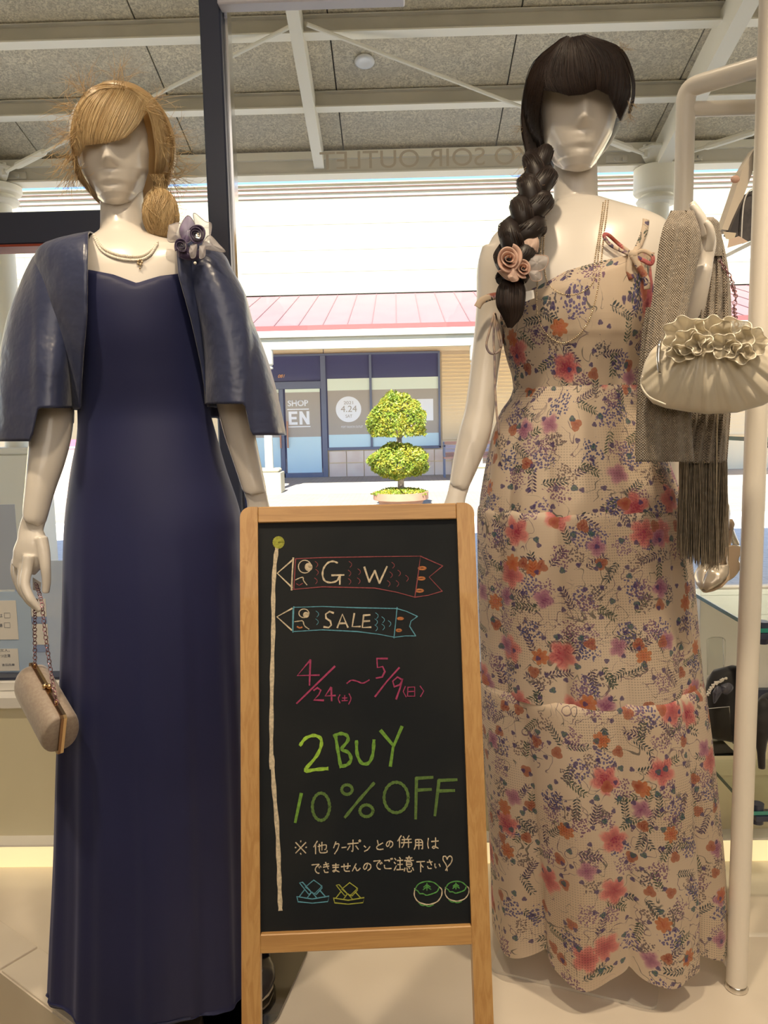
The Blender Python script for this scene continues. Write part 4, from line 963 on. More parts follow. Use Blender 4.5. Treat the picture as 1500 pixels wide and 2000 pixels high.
def strokes(name, colr, w, tr, lists, label=None, smooth=True, split=False):
    if split:
        for L in lists: strokes(name, colr, w, tr, [L], label, smooth)
        return
    mb_ = MB()
    for L in lists:
        p = np.array([tr(*q) for q in L], float)
        if smooth and len(p) > 2:
            for _ in range(2):
                q = [p[0]]
                for a, b in zip(p[:-1], p[1:]): q += [a*.78+b*.22, a*.22+b*.78]
                p = np.array(q+[p[-1]])
        p3 = np.array([bpl(*q, -.007) for q in p]); 
        T = np.gradient(p3, axis=0) if len(p3) > 1 else None; T /= np.linalg.norm(T, axis=1)[:, None]+1e-12
        s = np.cross(T, NB); wd = w/2*m_per_px(p3[0]); jj = 1+.18*np.sin(np.arange(len(p3))*1.7+len(p3))
        zoff[0] = (zoff[0]+.00003) % .0004; h = .0004+zoff[0]
        G = []
        for i in range(len(p3)):
            a = p3[i]+s[i]*wd*jj[i]; b = p3[i]-s[i]*wd*jj[i]; G.append([a+NB*h, b+NB*h, b, a])
        # extend the ends a little
        G = np.array(G); G[0] -= T[0]*wd*.6; G[-1] += T[-1]*wd*.6
        mb_.loft(G)
    return mb_.build(name, CH[colr], bd, **({'label': label} if label else {}))
def circ(cx, cy, rx, ry=None, n=18, a0=0, a1=360):
    ry = ry or rx; return [(cx+rx*math.cos(math.radians(a0+(a1-a0)*k/n)), cy+ry*math.sin(math.radians(a0+(a1-a0)*k/n))) for k in range(n+1)]
def fill(cx, cy, rx, ry):
    return [circ(cx, cy, rx*k, ry*k) for k in (.3, .62, .92)]
strokes('chalk_drawing', 'cream', 7.5, tA, [[(237, 300), (224, 400), (216, 560), (218, 740), (210, 1000), (206, 1300), (206, 1559)]], 'long cream chalk pole')
strokes('chalk_drawing', 'cream', 8, tB, [[(100, -8), (112, 200), (132, 420), (142, 650), (146, 800), (152, 945)]], 'lower length of the cream chalk pole')
strokes('chalk_drawing', 'olive', 4.5, tA, fill(247, 263, 30, 32), 'yellow ball on top of the pole')
fish1 = [[(345, 357), (500, 350), (800, 345), (1062, 342), (1050, 440), (1030, 578)], [(330, 533), (500, 518), (800, 525), (930, 550), (1030, 578)], [(1062, 342), (1190, 398)], [(1190, 398), (1112, 462), (1187, 543)], [(1187, 543), (1110, 566), (1030, 578)], [(345, 357), (335, 530)]]
strokes('chalk_drawing', 'red', 1.9, tA, fish1+[[(350, 500), (365, 510), (385, 498)]], 'red outline of the upper carp streamer', smooth=False)
strokes('chalk_drawing', 'cream', 3.2, tA, [[(330, 362), (240, 440), (325, 522)], [(332, 352), (326, 440), (322, 536)]], 'cream mouth of the upper streamer', False)
sc = lambda L: [[(x-8, y-18), (x+6, y-8), (x+8, y+4), (x-2, y+16)] for x, y in L]
strokes('chalk_drawing', 'red', 1.2, tA, sc([(465, 390), (468, 435), (462, 485), (660, 390), (655, 440), (655, 488), (710, 432), (708, 485), (905, 395), (893, 450), (940, 440), (985, 470), (880, 500), (930, 500)]), 'faint scales of the upper streamer')['kind'] = 'stuff'
strokes('chalk_drawing', 'cream', 1.8, tA, [circ(398, 402, 37)]+[[(345, 478), (370, 466), (390, 462), (388, 480), (410, 507)]], 'eye ring or mouth of the upper streamer', split=True)
strokes('chalk_drawing', 'cream', 3.2, tA, fill(420, 404, 19, 21), 'pupil of the upper streamer')
strokes('chalk_lettering', 'cream', 3.4, tA, [[(585, 380), (560, 370), (530, 378), (505, 410), (498, 450), (510, 485), (545, 496), (585, 485), (600, 452)], [(553, 452), (622, 450)], [(600, 450), (599, 503)]], 'letter G')
strokes('chalk_lettering', 'cream', 3.4, tA, [[(740, 405), (768, 490)], [(768, 490), (800, 425)], [(800, 425), (826, 497)], [(826, 497), (870, 402)]], 'letter W', False)
strokes('chalk_drawing', 'orange', 3.2, tA, [circ(1072, 411, 20, 7), circ(1066, 470, 20, 7), circ(1057, 540, 20, 7)], 'orange tail mark', split=True)
strokes('chalk_drawing', 'blue', 1.9, tA, [[(335, 636), (500, 631), (700, 638), (930, 643)], [(335, 632), (330, 780)], [(330, 775), (500, 765), (700, 775), (820, 790), (915, 808)], [(928, 636), (920, 720), (910, 812)], [(928, 643), (985, 660), (1045, 688)], [(1045, 688), (1008, 715), (1000, 745), (1035, 800)], [(1035, 800), (975, 800), (912, 808)]], 'blue outline of the lower carp streamer', False)
strokes('chalk_drawing', 'cream', 3.0, tA, [[(325, 642), (238, 690), (322, 766)]], 'cream mouth of the lower streamer', False)
strokes('chalk_drawing', 'blue', 2.6, tA, [[(332, 640), (328, 772)]], 'blue bar of the lower mouth')
strokes('chalk_drawing', 'cream', 1.9, tA, [circ(393, 670, 29, 25)]+[[(340, 718), (370, 714), (388, 712), (394, 742), (422, 761)]], 'eye ring or mouth of the lower streamer', split=True)
strokes('chalk_drawing', 'cream', 3, tA, fill(405, 679, 14, 14), 'pupil of the lower streamer')
strokes('chalk_drawing', 'blue', 1.2, tA, sc([(470, 675), (468, 720), (812, 685), (808, 720), (808, 755), (848, 708), (848, 750), (885, 730)]), 'faint scales of the lower streamer')['kind'] = 'stuff'
strokes('chalk_drawing', 'orange', 3, tA, [circ(947, 700, 15, 5), circ(938, 768, 13, 6), [(355, 747), (368, 755), (382, 750)]], 'orange mark on the lower streamer', split=True)
strokes('chalk_lettering', 'cream', 3.4, tA, [[(562, 668), (540, 660), (518, 675), (520, 698), (545, 715), (550, 738), (535, 752), (508, 748)], [(585, 752), (614, 675), (645, 750)], [(597, 728), (634, 727)], [(682, 672), (670, 747), (716, 746)], [(736, 682), (728, 752), (777, 750)], [(736, 682), (772, 679)], [(732, 716), (770, 714)]], 'word SALE', False)
strokes('chalk_lettering', 'pink', 3.3, tA, [[(430, 938), (355, 1028), (480, 1025)], [(430, 938), (425, 1082)], [(570, 975), (352, 1187)], [(450, 1112), (470, 1098), (490, 1112), (478, 1138), (450, 1168), (505, 1170)], [(548, 1095), (515, 1145), (573, 1142)], [(550, 1098), (552, 1172)]], 'date 4/24', False)
strokes('chalk_lettering', 'pink', 2.0, tA, [[(600, 1138), (588, 1160), (600, 1185)], [(614, 1157), (640, 1156)], [(627, 1142), (627, 1171)], [(611, 1172), (643, 1171)], [(652, 1132), (666, 1160), (650, 1192)]], 'small day mark after 4/24')
strokes('chalk_lettering', 'pink', 2.4, tA, [[(640, 1072), (665, 1052), (700, 1060), (730, 1075), (768, 1053)]], 'tilde')
strokes('chalk_lettering', 'pink', 3.3, tA, [[(872, 930), (812, 930), (815, 982), (845, 976), (858, 1005), (842, 1036), (808, 1042)], [(940, 983), (870, 1060), (802, 1148)], [(957, 1052), (930, 1036), (903, 1060), (912, 1092), (945, 1080), (960, 1045), (945, 1100), (923, 1162)]], 'date 5/9', False)
strokes('chalk_lettering', 'pink', 2.0, tA, [[(975, 1090), (963, 1120), (980, 1150)], [(990, 1095), (988, 1146), (1029, 1146), (1029, 1093), (990, 1095)], [(990, 1120), (1028, 1118)], [(1060, 1088), (1081, 1116), (1063, 1148)]], 'small day mark after 5/9', False)
strokes('chalk_lettering', 'lime', 6.2, tA, [[(372, 1427), (400, 1386), (450, 1368), (492, 1385), (495, 1430), (465, 1495), (385, 1582), (450, 1568), (528, 1562)]], 'green numeral 2')
strokes('chalk_lettering', 'green', 6.2, tA, [[(574, 1370), (588, 1460), (604, 1550)], [(566, 1374), (605, 1358), (642, 1370), (650, 1400), (600, 1455), (650, 1465), (668, 1510), (642, 1543), (602, 1550)], [(695, 1405), (696, 1480), (722, 1535), (765, 1536), (790, 1485), (795, 1400)]], 'letters B and U')
strokes('chalk_lettering', 'green', 6.2, tA, [[(835, 1345), (900, 1422)], [(955, 1323), (905, 1440), (890, 1545)]], 'letter Y', False)
strokes('chalk_lettering', 'dgreen', 5.6, tB, [circ(405, 305, 54, 86), circ(567, 198, 33, 30), [(735, 158), (640, 265), (555, 370)], circ(688, 330, 41, 37), circ(873, 247, 76, 96)], 'green 0, percent sign and O')
strokes('chalk_lettering', 'green', 5.6, tB, [[(282, 225), (245, 400)]], 'numeral 1')
strokes('chalk_lettering', 'dgreen', 5.6, tB, [[(1000, 128), (995, 378)], [(1000, 128), (1100, 122)], [(1000, 202), (1090, 197)], [(1140, 143), (1115, 358)], [(1140, 141), (1250, 137)], [(1138, 207), (1235, 204)]], 'letters F F', False)
GL = {
 'ko': [[(.1, .15), (.9, .9)], [(.9, .15), (.1, .9)], [(.5, .03), (.5, .1)], [(.05, .5), (.12, .52)], [(.9, .5), (.97, .48)], [(.48, .92), (.52, .99)]],
 'ta': [[(.3, .02), (.05, .45)], [(.18, .3), (.18, .98)], [(.35, .42), (.95, .25), (.92, .6), (.82, .66)], [(.62, .1), (.62, .7)], [(.44, .25), (.44, .85), (.6, .92), (.98, .88), (.98, .74)]],
 'ku': [[(.4, .02), (.05, .5)], [(.4, .2), (.95, .15), (.7, .6), (.2, .98)]], 'ch': [[(.0, .5), (1, .42)]],
 'po': [[(.05, .35), (.8, .28)], [(.42, .05), (.42, .95), (.32, .88)], [(.2, .5), (.03, .8)], [(.62, .5), (.8, .75)], [(.9, .05), (.99, .12), (.9, .2), (.82, .12), (.9, .05)]],
 'n1': [[(.05, .2), (.3, .4)], [(.1, .95), (.6, .75), (.95, .3)]],
 'to': [[(.3, .05), (.42, .5)], [(.9, .3), (.25, .6), (.2, .85), (.5, .97), (.95, .9)]],
 'no': [[(.55, .15), (.4, .7), (.2, .85), (.05, .6), (.25, .2), (.6, .1), (.92, .35), (.85, .75), (.55, .95)]],
 'he': [[(.28, .02), (.03, .45)], [(.16, .28), (.16, .98)], [(.42, .1), (.5, .25)], [(.82, .02), (.7, .25)], [(.33, .35), (.97, .3)], [(.28, .6), (1, .56)], [(.5, .35), (.45, .8), (.33, .98)], [(.78, .33), (.78, .98)]],
 'yo': [[(.15, .08), (.15, .7), (.02, .98)], [(.15, .08), (.88, .05), (.9, .95), (.78, .9)], [(.17, .35), (.87, .33)], [(.15, .6), (.87, .58)], [(.5, .08), (.5, .95)]],
 'ha': [[(.12, .08), (.05, .6), (.14, .92)], [(.38, .35), (.95, .3)], [(.72, .03), (.72, .85), (.55, .95), (.42, .82), (.6, .72), (.95, .92)]],
 'de': [[(.05, .18), (.85, .1), (.45, .35), (.35, .65), (.55, .9), (.75, .92)], [(.72, .35), (.78, .45)], [(.86, .28), (.93, .38)]],
 'ki': [[(.15, .25), (.8, .15)], [(.1, .45), (.85, .35)], [(.4, .02), (.75, .6)], [(.2, .7), (.3, .93), (.75, .9)]],
 'ma': [[(.12, .22), (.85, .18)], [(.15, .45), (.82, .42)], [(.5, .03), (.5, .8), (.25, .95), (.12, .8), (.4, .72), (.88, .93)]],
 'se': [[(.03, .42), (.97, .32)], [(.72, .05), (.72, .6), (.6, .6)], [(.32, .15), (.32, .75), (.45, .92), (.88, .9)]],
 'nn': [[(.5, .05), (.1, .95)], [(.28, .55), (.48, .5), (.52, .85), (.7, .92), (.95, .6)]],
 'go': [[(.1, .2), (.7, .15), (.6, .28)], [(.08, .6), (.12, .9), (.85, .88)], [(.78, .02), (.83, .12)], [(.92, .0), (.97, .08)]],
 'ch2': [[(.08, .08), (.2, .2)], [(.02, .38), (.15, .48)], [(.02, .98), (.25, .65)], [(.6, .02), (.7, .12)], [(.35, .25), (.95, .22)], [(.4, .55), (.92, .53)], [(.65, .25), (.65, .93)], [(.3, .94), (1, .92)]],
 'ii': [[(.5, 0), (.5, .08)], [(.2, .1), (.8, .09)], [(.35, .13), (.4, .22)], [(.65, .13), (.6, .22)], [(.05, .26), (.95, .25)], [(.25, .34), (.25, .62), (.78, .62), (.78, .34), (.25, .34)], [(.25, .48), (.78, .48)], [(.1, .72), (.03, .9)], [(.3, .7), (.35, .95), (.7, .95), (.75, .85)], [(.5, .68), (.56, .76)], [(.85, .7), (.95, .85)]],
 'shi': [[(.03, .08), (.97, .04)], [(.5, .08), (.5, .98)], [(.55, .35), (.8, .55)]],
 'sa': [[(.15, .25), (.85, .2)], [(.45, .02), (.75, .55)], [(.2, .68), (.3, .92), (.75, .9)]],
 'i': [[(.12, .2), (.1, .6), (.25, .85), (.3, .7)], [(.75, .25), (.9, .6)]],
 'hart': [[(.5, .98), (.42, .6), (.1, .3), (.12, .05), (.38, .05), (.5, .3), (.55, .1), (.8, .02), (.98, .2), (.85, .5), (.5, .75), (.35, .95)]]}
def line(chars, label):
    L = []
    for g, x0, x1, y0, y1 in chars:
        for s_ in GL[g]: L.append([(x0+(x1-x0)*a, y0+(y1-y0)*b) for a, b in s_])
    strokes('chalk_lettering', 'cream', 2.0, tB, L, label)
line([('ko', 240, 318, 515, 602), ('ta', 355, 445, 518, 600), ('ku', 482, 522, 522, 600), ('ch', 535, 562, 540, 580), ('po', 568, 655, 508, 590), ('n1', 672, 712, 540, 585), ('to', 740, 795, 512, 575), ('no', 808, 858, 512, 562), ('he', 880, 970, 484, 560), ('yo', 985, 1045, 505, 572), ('ha', 1065, 1140, 496, 570)], 'first line of the small cream Japanese note')
line([('de', 345, 410, 655, 725), ('ki', 415, 462, 650, 720), ('ma', 470, 525, 658, 715), ('se', 530, 590, 655, 712), ('nn', 595, 652, 658, 708), ('no', 665, 722, 650, 705), ('de', 730, 790, 632, 700), ('go', 795, 852, 626, 698), ('ch2', 860, 918, 620, 702), ('ii', 922, 985, 614, 716), ('shi', 1000, 1052, 643, 712), ('sa', 1060, 1105, 636, 695), ('i', 1110, 1152, 652, 694), ('hart', 1158, 1226, 608, 706)], 'second line of the small cream Japanese note')
hel = [[(255, 865), (262, 897), (350, 906), (448, 896), (456, 862), (350, 880), (255, 865)], [(308, 805), (360, 762), (412, 800), (362, 850), (308, 805)], [(272, 780), (290, 775), (345, 838), (328, 850), (272, 780)], [(405, 798), (413, 810), (375, 852), (362, 843)], [(300, 825), (270, 865)], [(345, 838), (320, 872)], [(350, 838), (376, 870)], [(400, 828), (432, 864)]]
strokes('chalk_drawing', 'blue', 1.9, tB, hel, 'blue folded paper helmet', False)
strokes('chalk_drawing', 'olive', 1.9, tB, [[(482+(x-253)*.95, 778+(y-762)*.93) for x, y in L] for L in hel], 'yellow folded paper helmet', False)
for ox, k_ in ((0, 1.0), (192, .86)):
    f_ = lambda L: [[(985+ox+(x-985)*k_, 765+(y-765)*k_) for x, y in l] for l in L]
    strokes('chalk_drawing', 'cream', 2.0, tB, f_([[(990, 815), (984, 860), (1010, 900), (1070, 918), (1130, 900), (1158, 860), (1160, 820), (1140, 803)]]), 'cream outline of a round rice cake')
    strokes('chalk_drawing', 'teal', 2.0, tB, f_([[(990, 820), (1010, 785), (1060, 768), (1110, 775), (1142, 805)], [(990, 820), (1010, 830), (1020, 848), (1042, 845), (1060, 858), (1085, 852), (1105, 845), (1130, 835), (1142, 805)], [(1065, 782), (1065, 826)], [(1065, 790), (1045, 806)], [(1065, 790), (1086, 805)], [(1065, 802), (1042, 822)], [(1065, 802), (1090, 820)], [(1015, 905), (1035, 922), (1055, 917), (1075, 928), (1105, 916)]]), 'green topping of a round rice cake')
# ------------------------------------------------------------------ hair
def hairmat(name, c1, c2, c3, rough=.35, tr=.15):
    m = bpy.data.materials.new(name); m.use_nodes = True; t = NT(m); b = t.n['Principled BSDF']; u = t.uv()
    n = t.noise(t.v('MULTIPLY', u, (1, .12, 1)), 3, 3)[0]; s = t.sep(u)[0]; n2 = t.m('FRACT', t.m('MULTIPLY', s, 7.31))
    c = t.mix(n2, c1, c2); c = t.mix(t.m('MULTIPLY', t.ramp(n, .4, .7), .6), c, c3)
    t.l.new(c, b.inputs['Base Color']); b.inputs['Roughness'].default_value = rough; b.inputs['Specular IOR Level'].default_value = .6
    tl = t.n.new('ShaderNodeBsdfTranslucent'); t.l.new(c, tl.inputs[0]); mx = t.n.new('ShaderNodeMixShader'); mx.inputs[0].default_value = tr
    t.l.new(b.outputs[0], mx.inputs[1]); t.l.new(tl.outputs[0], mx.inputs[2]); t.l.new(mx.outputs[0], t.n['Material Output'].inputs[0]); return m
M_blond = hairmat('blonde_hair', (.70, .50, .25), (.95, .77, .46), (.50, .31, .14), .3, .35)
M_dark = hairmat('dark_hair', (.020, .012, .010), (.055, .028, .018), (.012, .009, .010), .45, .10)
def strands(paths, r, name, m, parent, seedu=0, **k):
    """paths (K,N,3) tapered 3 sided hairs, one mesh"""
    Pp = np.asarray(paths, float); K, N = Pp.shape[:2]
    T = np.gradient(Pp, axis=1); T /= np.linalg.norm(T, axis=2)[..., None]+1e-9
    u = np.cross(T, np.array([0.13, .98, .1])); u /= np.linalg.norm(u, axis=2)[..., None]+1e-9; w = np.cross(T, u)
    tap = np.interp(np.linspace(0, 1, N), [0, .1, .8, 1], [.7, 1, .9, .25])*r
    R_ = (np.ones((K, 1))*tap[None])[..., None]*(.7+.6*rng.rand(K, 1, 1))
    rg = np.stack([Pp+R_*(u*math.cos(a)+w*math.sin(a)) for a in (0, 2.094, 4.189)], 2)  # K,N,3,3
    V = rg.reshape(-1, 3)
    base = (np.arange(K)[:, None, None]*N+np.arange(N-1)[None, :, None])*3
    j = np.arange(3)[None, None]; a = base+j; b = base+(j+1) % 3; Fs = np.stack([a, b, b+3, a+3], -1).reshape(-1, 4)
    og = org(parent); me = bpy.data.meshes.new(name); V = V-og
    me.vertices.add(len(V)); me.vertices.foreach_set('co', V.ravel()); me.loops.add(len(Fs)*4); me.loops.foreach_set('vertex_index', Fs.ravel().astype(np.int32))
    me.polygons.add(len(Fs)); me.polygons.foreach_set('loop_start', np.arange(len(Fs), dtype=np.int32)*4); me.update(calc_edges=True); me.validate()
    ul = me.uv_layers.new(name='UVMap'); vi = Fs.ravel(); kk = vi//(N*3); nn = (vi//3) % N; hu = rng.rand(K)*50
    ul.data.foreach_set('uv', np.stack([hu[kk], nn*.3], 1).astype(np.float32).ravel()); me.shade_smooth()
    o = bpy.data.objects.new(name, me); COL.objects.link(o); me.materials.append(m); o.parent = parent
    for a_, b_ in k.items(): o[a_] = b_
    return o
def ell_on(px, py, c, rad, k=1.0):
    d = ray(px, py); d = d/np.linalg.norm(d); o_ = (CAM-c)/(np.array(rad)*k); dd = d/(np.array(rad)*k)
    A = dd@dd; B = o_@dd; Cc = o_@o_-1; D = B*B-A*Cc
    s = (-B-math.sqrt(D))/A if D > 0 else -B/A
    return CAM+d*s
def sheet(guides, c, rad, K, N=14, jit=1.6, lift=(1.0, 1.03), layers=3):
    Gd = np.array([catmull(g, 4) for g in guides]); L = Gd.shape[1]; out = []
    for k in range(K):
        s = rng.rand()*(len(guides)-1); i = int(min(s, len(guides)-1.001)); f_ = s-i
        p = Gd[i]*(1-f_)+Gd[i+1]*f_
        q = np.linspace(0, L-1, N); pp = np.stack([np.interp(q, np.arange(L), p[:, j]) for j in (0, 1)], 1)
        ph = rng.rand()*6; am = rng.normal()*jit; pp += np.stack([am*np.sin(np.linspace(0, 3, N)+ph), .5*am*np.cos(np.linspace(0, 3, N)+ph)], 1)+rng.normal(size=2)*.8
        kk = lift[0]+(lift[1]-lift[0])*rng.rand(); out.append([ell_on(x, y, c, rad, kk) for x, y in pp])
    return np.array(out)
def base_sheet(guides, c, rad, name, m, parent, k=.985, **kw):
    Gd = np.array([catmull(g, 5) for g in guides]); n2 = len(guides)*4
    rows = [Gd[int(min(s, len(guides)-1.001))]*(1-(s-int(min(s, len(guides)-1.001))))+Gd[int(min(s, len(guides)-1.001))+1]*(s-int(min(s, len(guides)-1.001))) for s in np.linspace(0, len(guides)-1, n2)]
    G = [[ell_on(x, y, c, rad, k) for x, y in r_] for r_ in rows]
    o = MB().loft(G, caps=False, closed=False).build(name, m, parent, True)
    ul = o.data.uv_layers.new(name='UVMap')
    for lp in o.data.loops: ul.data[lp.index].uv = ((lp.vertex_index//len(rows[0]))*.43, (lp.vertex_index % len(rows[0]))*.05)
    sd = o.modifiers.new('thick', 'SOLIDIFY'); sd.thickness = .003; sd.offset = -1
    for a_, b_ in kw.items(): o[a_] = b_
    return o
def wisps(anchors, spread, K, c, rad, length=26, N=10):
    out = []
    for k in range(K):
        x, y, dx, dy = anchors[rng.randint(len(anchors))]; x += rng.normal()*spread; y += rng.normal()*spread
        v = np.array([dx, dy], float)+rng.normal(size=2)*.5; v /= np.linalg.norm(v); ln = length*(.4+rng.rand()); cu = rng.normal()*1.2; p = np.array([x, y]); pts = []
        b0 = ell_on(x, y, c, rad, 1.0); Yd = b0[1]
        for i in range(N):
            pts.append(P(p[0], p[1], Yd+.01*math.sin(i+k))); a = cu/N; v = np.array([v[0]*math.cos(a)-v[1]*math.sin(a), v[0]*math.sin(a)+v[1]*math.cos(a)]); p = p+v*ln/N
        out.append(pts)
    return np.array(out)
# blonde wig
Yw1 = Y1-.0; c1h = P(224, 272, Yw1); r1h = (.090, .100, .112)
wg = thing('wig', 'blonde wig with swept fringe and a low side bun on the left mannequin', 'wig', c1h)
MB().sph(c1h+np.array([.000, .050, .004]), (.096, .094, .113), 40, 24).build('cap', M_blond, wg, True)
bangs = [[(152, 225), (144, 245), (141, 268), (145, 288), (153, 306)], [(172, 190), (153, 220), (147, 250), (150, 275), (159, 294)], [(205, 171), (182, 205), (170, 238), (166, 262), (165, 284)], [(232, 170), (213, 205), (198, 238), (190, 262), (187, 281)], [(254, 176), (238, 208), (224, 240), (215, 262), (208, 279)], [(270, 186), (258, 214), (246, 238), (236, 258), (228, 274)], [(282, 196), (275, 220), (266, 240), (255, 256), (243, 268)], [(287, 204), (284, 216), (279, 228), (270, 243), (257, 257)]]
side = [[(285, 203), (297, 228), (303, 258), (306, 292), (304, 340)], [(282, 194), (302, 225), (312, 262), (316, 302), (309, 352)], [(268, 180), (306, 214), (324, 258), (329, 302), (316, 362)], [(258, 172), (302, 200), (330, 255), (336, 305), (322, 372)]]
lefts = [[(152, 290), (150, 312), (158, 338), (172, 360), (196, 392)], [(147, 284), (144, 312), (152, 345), (168, 368), (194, 398)]]
crownl = [[(165, 186), (150, 210), (143, 240), (140, 268), (142, 296)], [(215, 166), (178, 178), (155, 205), (143, 240), (140, 275)], [(262, 176), (225, 164), (185, 168), (158, 196), (143, 235)]]
base_sheet(bangs, c1h, r1h, 'fringe', M_blond, wg, .99); base_sheet(side, c1h, r1h, 'side_hair', M_blond, wg, .985)
ss = [sheet(bangs, c1h, r1h, 1500), sheet(side, c1h, r1h, 800, jit=2.5), sheet(lefts, c1h, r1h, 120, jit=2), sheet(crownl, c1h, r1h, 300, lift=(1.0, 1.04))]
strands(np.concatenate(ss), .00042, 'hair', M_blond, wg, kind='stuff', label='fine blonde strands')
an = [(150, 215, -1, 0), (142, 260, -1, .5), (142, 300, -1, .8), (150, 330, -1, 1), (170, 180, -.6, -1), (230, 165, .3, -1), (290, 205, 1, -.4), (325, 270, 1, 0), (332, 310, 1, .8), (325, 345, 1, .6)]
strands(wisps(an, 9, 430, c1h, r1h, 62), .00036, 'flyaway_hair', M_blond, wg, kind='stuff')
# side bun
cb = P(314, 420, Y1-.02); rb = np.array([.031, .034, .044])
MB().sph(cb, rb*.93, 24, 16).build('bun', M_blond, wg, True, label='low twisted side bun')
pts = []
for k in range(520):
    ph = rng.rand()*math.pi*2; tl_ = rng.normal()*.35; a = np.linspace(0, math.pi*1.15, 14)+rng.rand()*2; x = np.cos(a)*math.cos(ph); z = np.sin(a); y = np.cos(a)*math.sin(ph)
    q = np.stack([x*math.cos(tl_)+z*math.sin(tl_), y, -x*math.sin(tl_)+z*math.cos(tl_)], 1)*(1+.05*rng.rand()+.04*np.sin(a*3+ph*4))[:, None]; pts.append(q*rb+cb)
strands(np.array(pts), .0005, 'bun_hair', M_blond, wg, kind='stuff')
strands(np.array([np.array([P(x, y, Y1-.0-rng.rand()*.02) for x, y in catmull([(306+rng.normal()*6, 340), (312+rng.normal()*5, 365), (310+rng.normal()*8, 390), (308+rng.normal()*10, 415)], 4)]) for _ in range(220)]), .0005, 'gathered_hair', M_blond, wg, kind='stuff')
anb = [(340, 430, 1, .3), (335, 455, 1, 1), (325, 465, .3, 1), (342, 405, 1, -.4)]
strands(wisps(anb, 6, 60, cb, rb, 30), .0003, 'bun_wisp', M_blond, wg, kind='stuff')
# dark wig
Yw2 = Y2-.02; c2h = P(1130, 178, Yw2); r2h = (.102, .118, .122)
wk = thing('wig', 'dark brown wig with a curved fringe and one thick side braid on the right mannequin', 'wig', c2h)
MB().sph(c2h+np.array([.0, .058, -.004]), (.101, .092, .122), 40, 24).build('cap', M_dark, wk, True)
MB().sph(P(1125, 265, Yw2+.09), (.07, .045, .06), 24, 16).build('cap_nape', M_dark, wk, True)
fr = [[(1086, 92), (1068, 120), (1062, 145), (1062, 160), (1064, 176)], [(1095, 84), (1080, 115), (1074, 140), (1076, 160), (1086, 179)], [(1108, 76), (1102, 110), (1100, 140), (1104, 165), (1112, 187)], [(1122, 72), (1126, 110), (1130, 140), (1136, 165), (1142, 184)], [(1134, 70), (1155, 105), (1164, 135), (1166, 155), (1166, 174)], [(1140, 69), (1180, 100), (1192, 130), (1194, 155), (1190, 186)], [(1142, 69), (1196, 96), (1212, 130), (1214, 170), (1203, 214)], [(1142, 69), (1200, 92), (1224, 132), (1230, 182), (1212, 236)]]
frb = [[(1142, 70), (1202, 90), (1228, 130), (1236, 178), (1232, 215)], [(1142, 69), (1205, 92), (1232, 134), (1238, 180), (1228, 222)]]
lf = [[(1112, 74), (1078, 108), (1062, 160), (1053, 215), (1055, 285)], [(1108, 72), (1060, 112), (1044, 170), (1040, 230), (1050, 300)], [(1100, 76), (1048, 122), (1032, 180), (1026, 240), (1040, 305)], [(1096, 80), (1044, 126), (1026, 185), (1020, 248), (1030, 310)]]
lf2 = [[(1064, 150), (1056, 190), (1052, 230), (1056, 270), (1068, 320)], [(1060, 155), (1046, 200), (1042, 250), (1048, 290), (1060, 335)], [(1048, 160), (1032, 210), (1028, 260), (1038, 300), (1050, 340)]]
base_sheet(fr, c2h, r2h, 'fringe', M_dark, wk, .99); base_sheet(lf, c2h, r2h, 'side_hair', M_dark, wk, .985); base_sheet(lf2, c2h, r2h, 'side_hair', M_dark, wk, .975)
strands(np.concatenate([sheet(fr, c2h, r2h, 1700, jit=1.2), sheet(frb, c2h, r2h, 160), sheet(lf, c2h, r2h, 900, jit=2.), sheet(lf2, c2h, r2h, 500, jit=2.)]), .00045, 'hair', M_dark, wk, kind='stuff', label='fine dark strands')
anw = [(1232, 200, .6, 1), (1228, 222, .4, 1), (1018, 250, -1, .5), (1020, 290, -1, 1), (1212, 92, 1, -.4)]
strands(wisps(anw, 3, 90, c2h, r2h, 26), .00028, 'flyaway_hair', M_blond, wk, kind='stuff', label='light flyaway strands at the edges')
# braid
pathb = catmull([(1052, 300, Y2-.06), (1050, 345, Y2-.09), (1042, 385, Y2-.12), (1030, 425, Y2-.14), (1014, 465, Y2-.150), (1004, 510, Y2-.155), (1000, 545, Y2-.158)], 12)
pc = np.array([P(*q) for q in pathb]); n_ = len(pc); sb = np.linspace(0, 1, n_); Rb = np.interp(sb, [0, .2, .7, 1], [.022, .029, .033, .024])
T = np.gradient(pc, axis=0); T /= np.linalg.norm(T, axis=1)[:, None]; sd_ = np.cross(T, (0, 1, 0)); sd_ /= np.linalg.norm(sd_, axis=1)[:, None]; fr_ = np.cross(sd_, T)
allp = []; bm_ = MB()
for k in range(3):
    ph = 2*np.pi*k/3; w_ = 2*np.pi*1.7*sb+ph; cen = pc+sd_*(np.sin(w_)*Rb*.60)[:, None]+fr_*(np.sin(2*w_)*Rb*.42)[:, None]
    bm_.loft(tube_rings(cen, Rb*.66, 12))
    for j in range(330):
        a = rng.rand()*6.28; rr2 = (.75+.32*rng.rand()); tw = a+sb*2
        allp.append(cen+sd_*(np.cos(tw)*Rb*.68*rr2)[:, None]+fr_*(np.sin(tw)*Rb*.68*rr2)[:, None])
bm_.build('braid', M_dark, wk, True, label='thick three strand braid over the shoulder')
strands(np.array(allp), .00045, 'braid_hair', M_dark, wk, kind='stuff')
strands(wisps([(1022, 340, -1, .8), (1020, 380, -1, 1), (1040, 360, -.2, 1), (1030, 410, -1, .6), (1000, 440, -1, 1), (1050, 400, .5, 1), (1040, 430, .2, .5)], 7, 110, P(1040, 380, Y2-.10), (.03, .03, .08), 30), .0003, 'braid_wisp', M_blond, wk, kind='stuff')
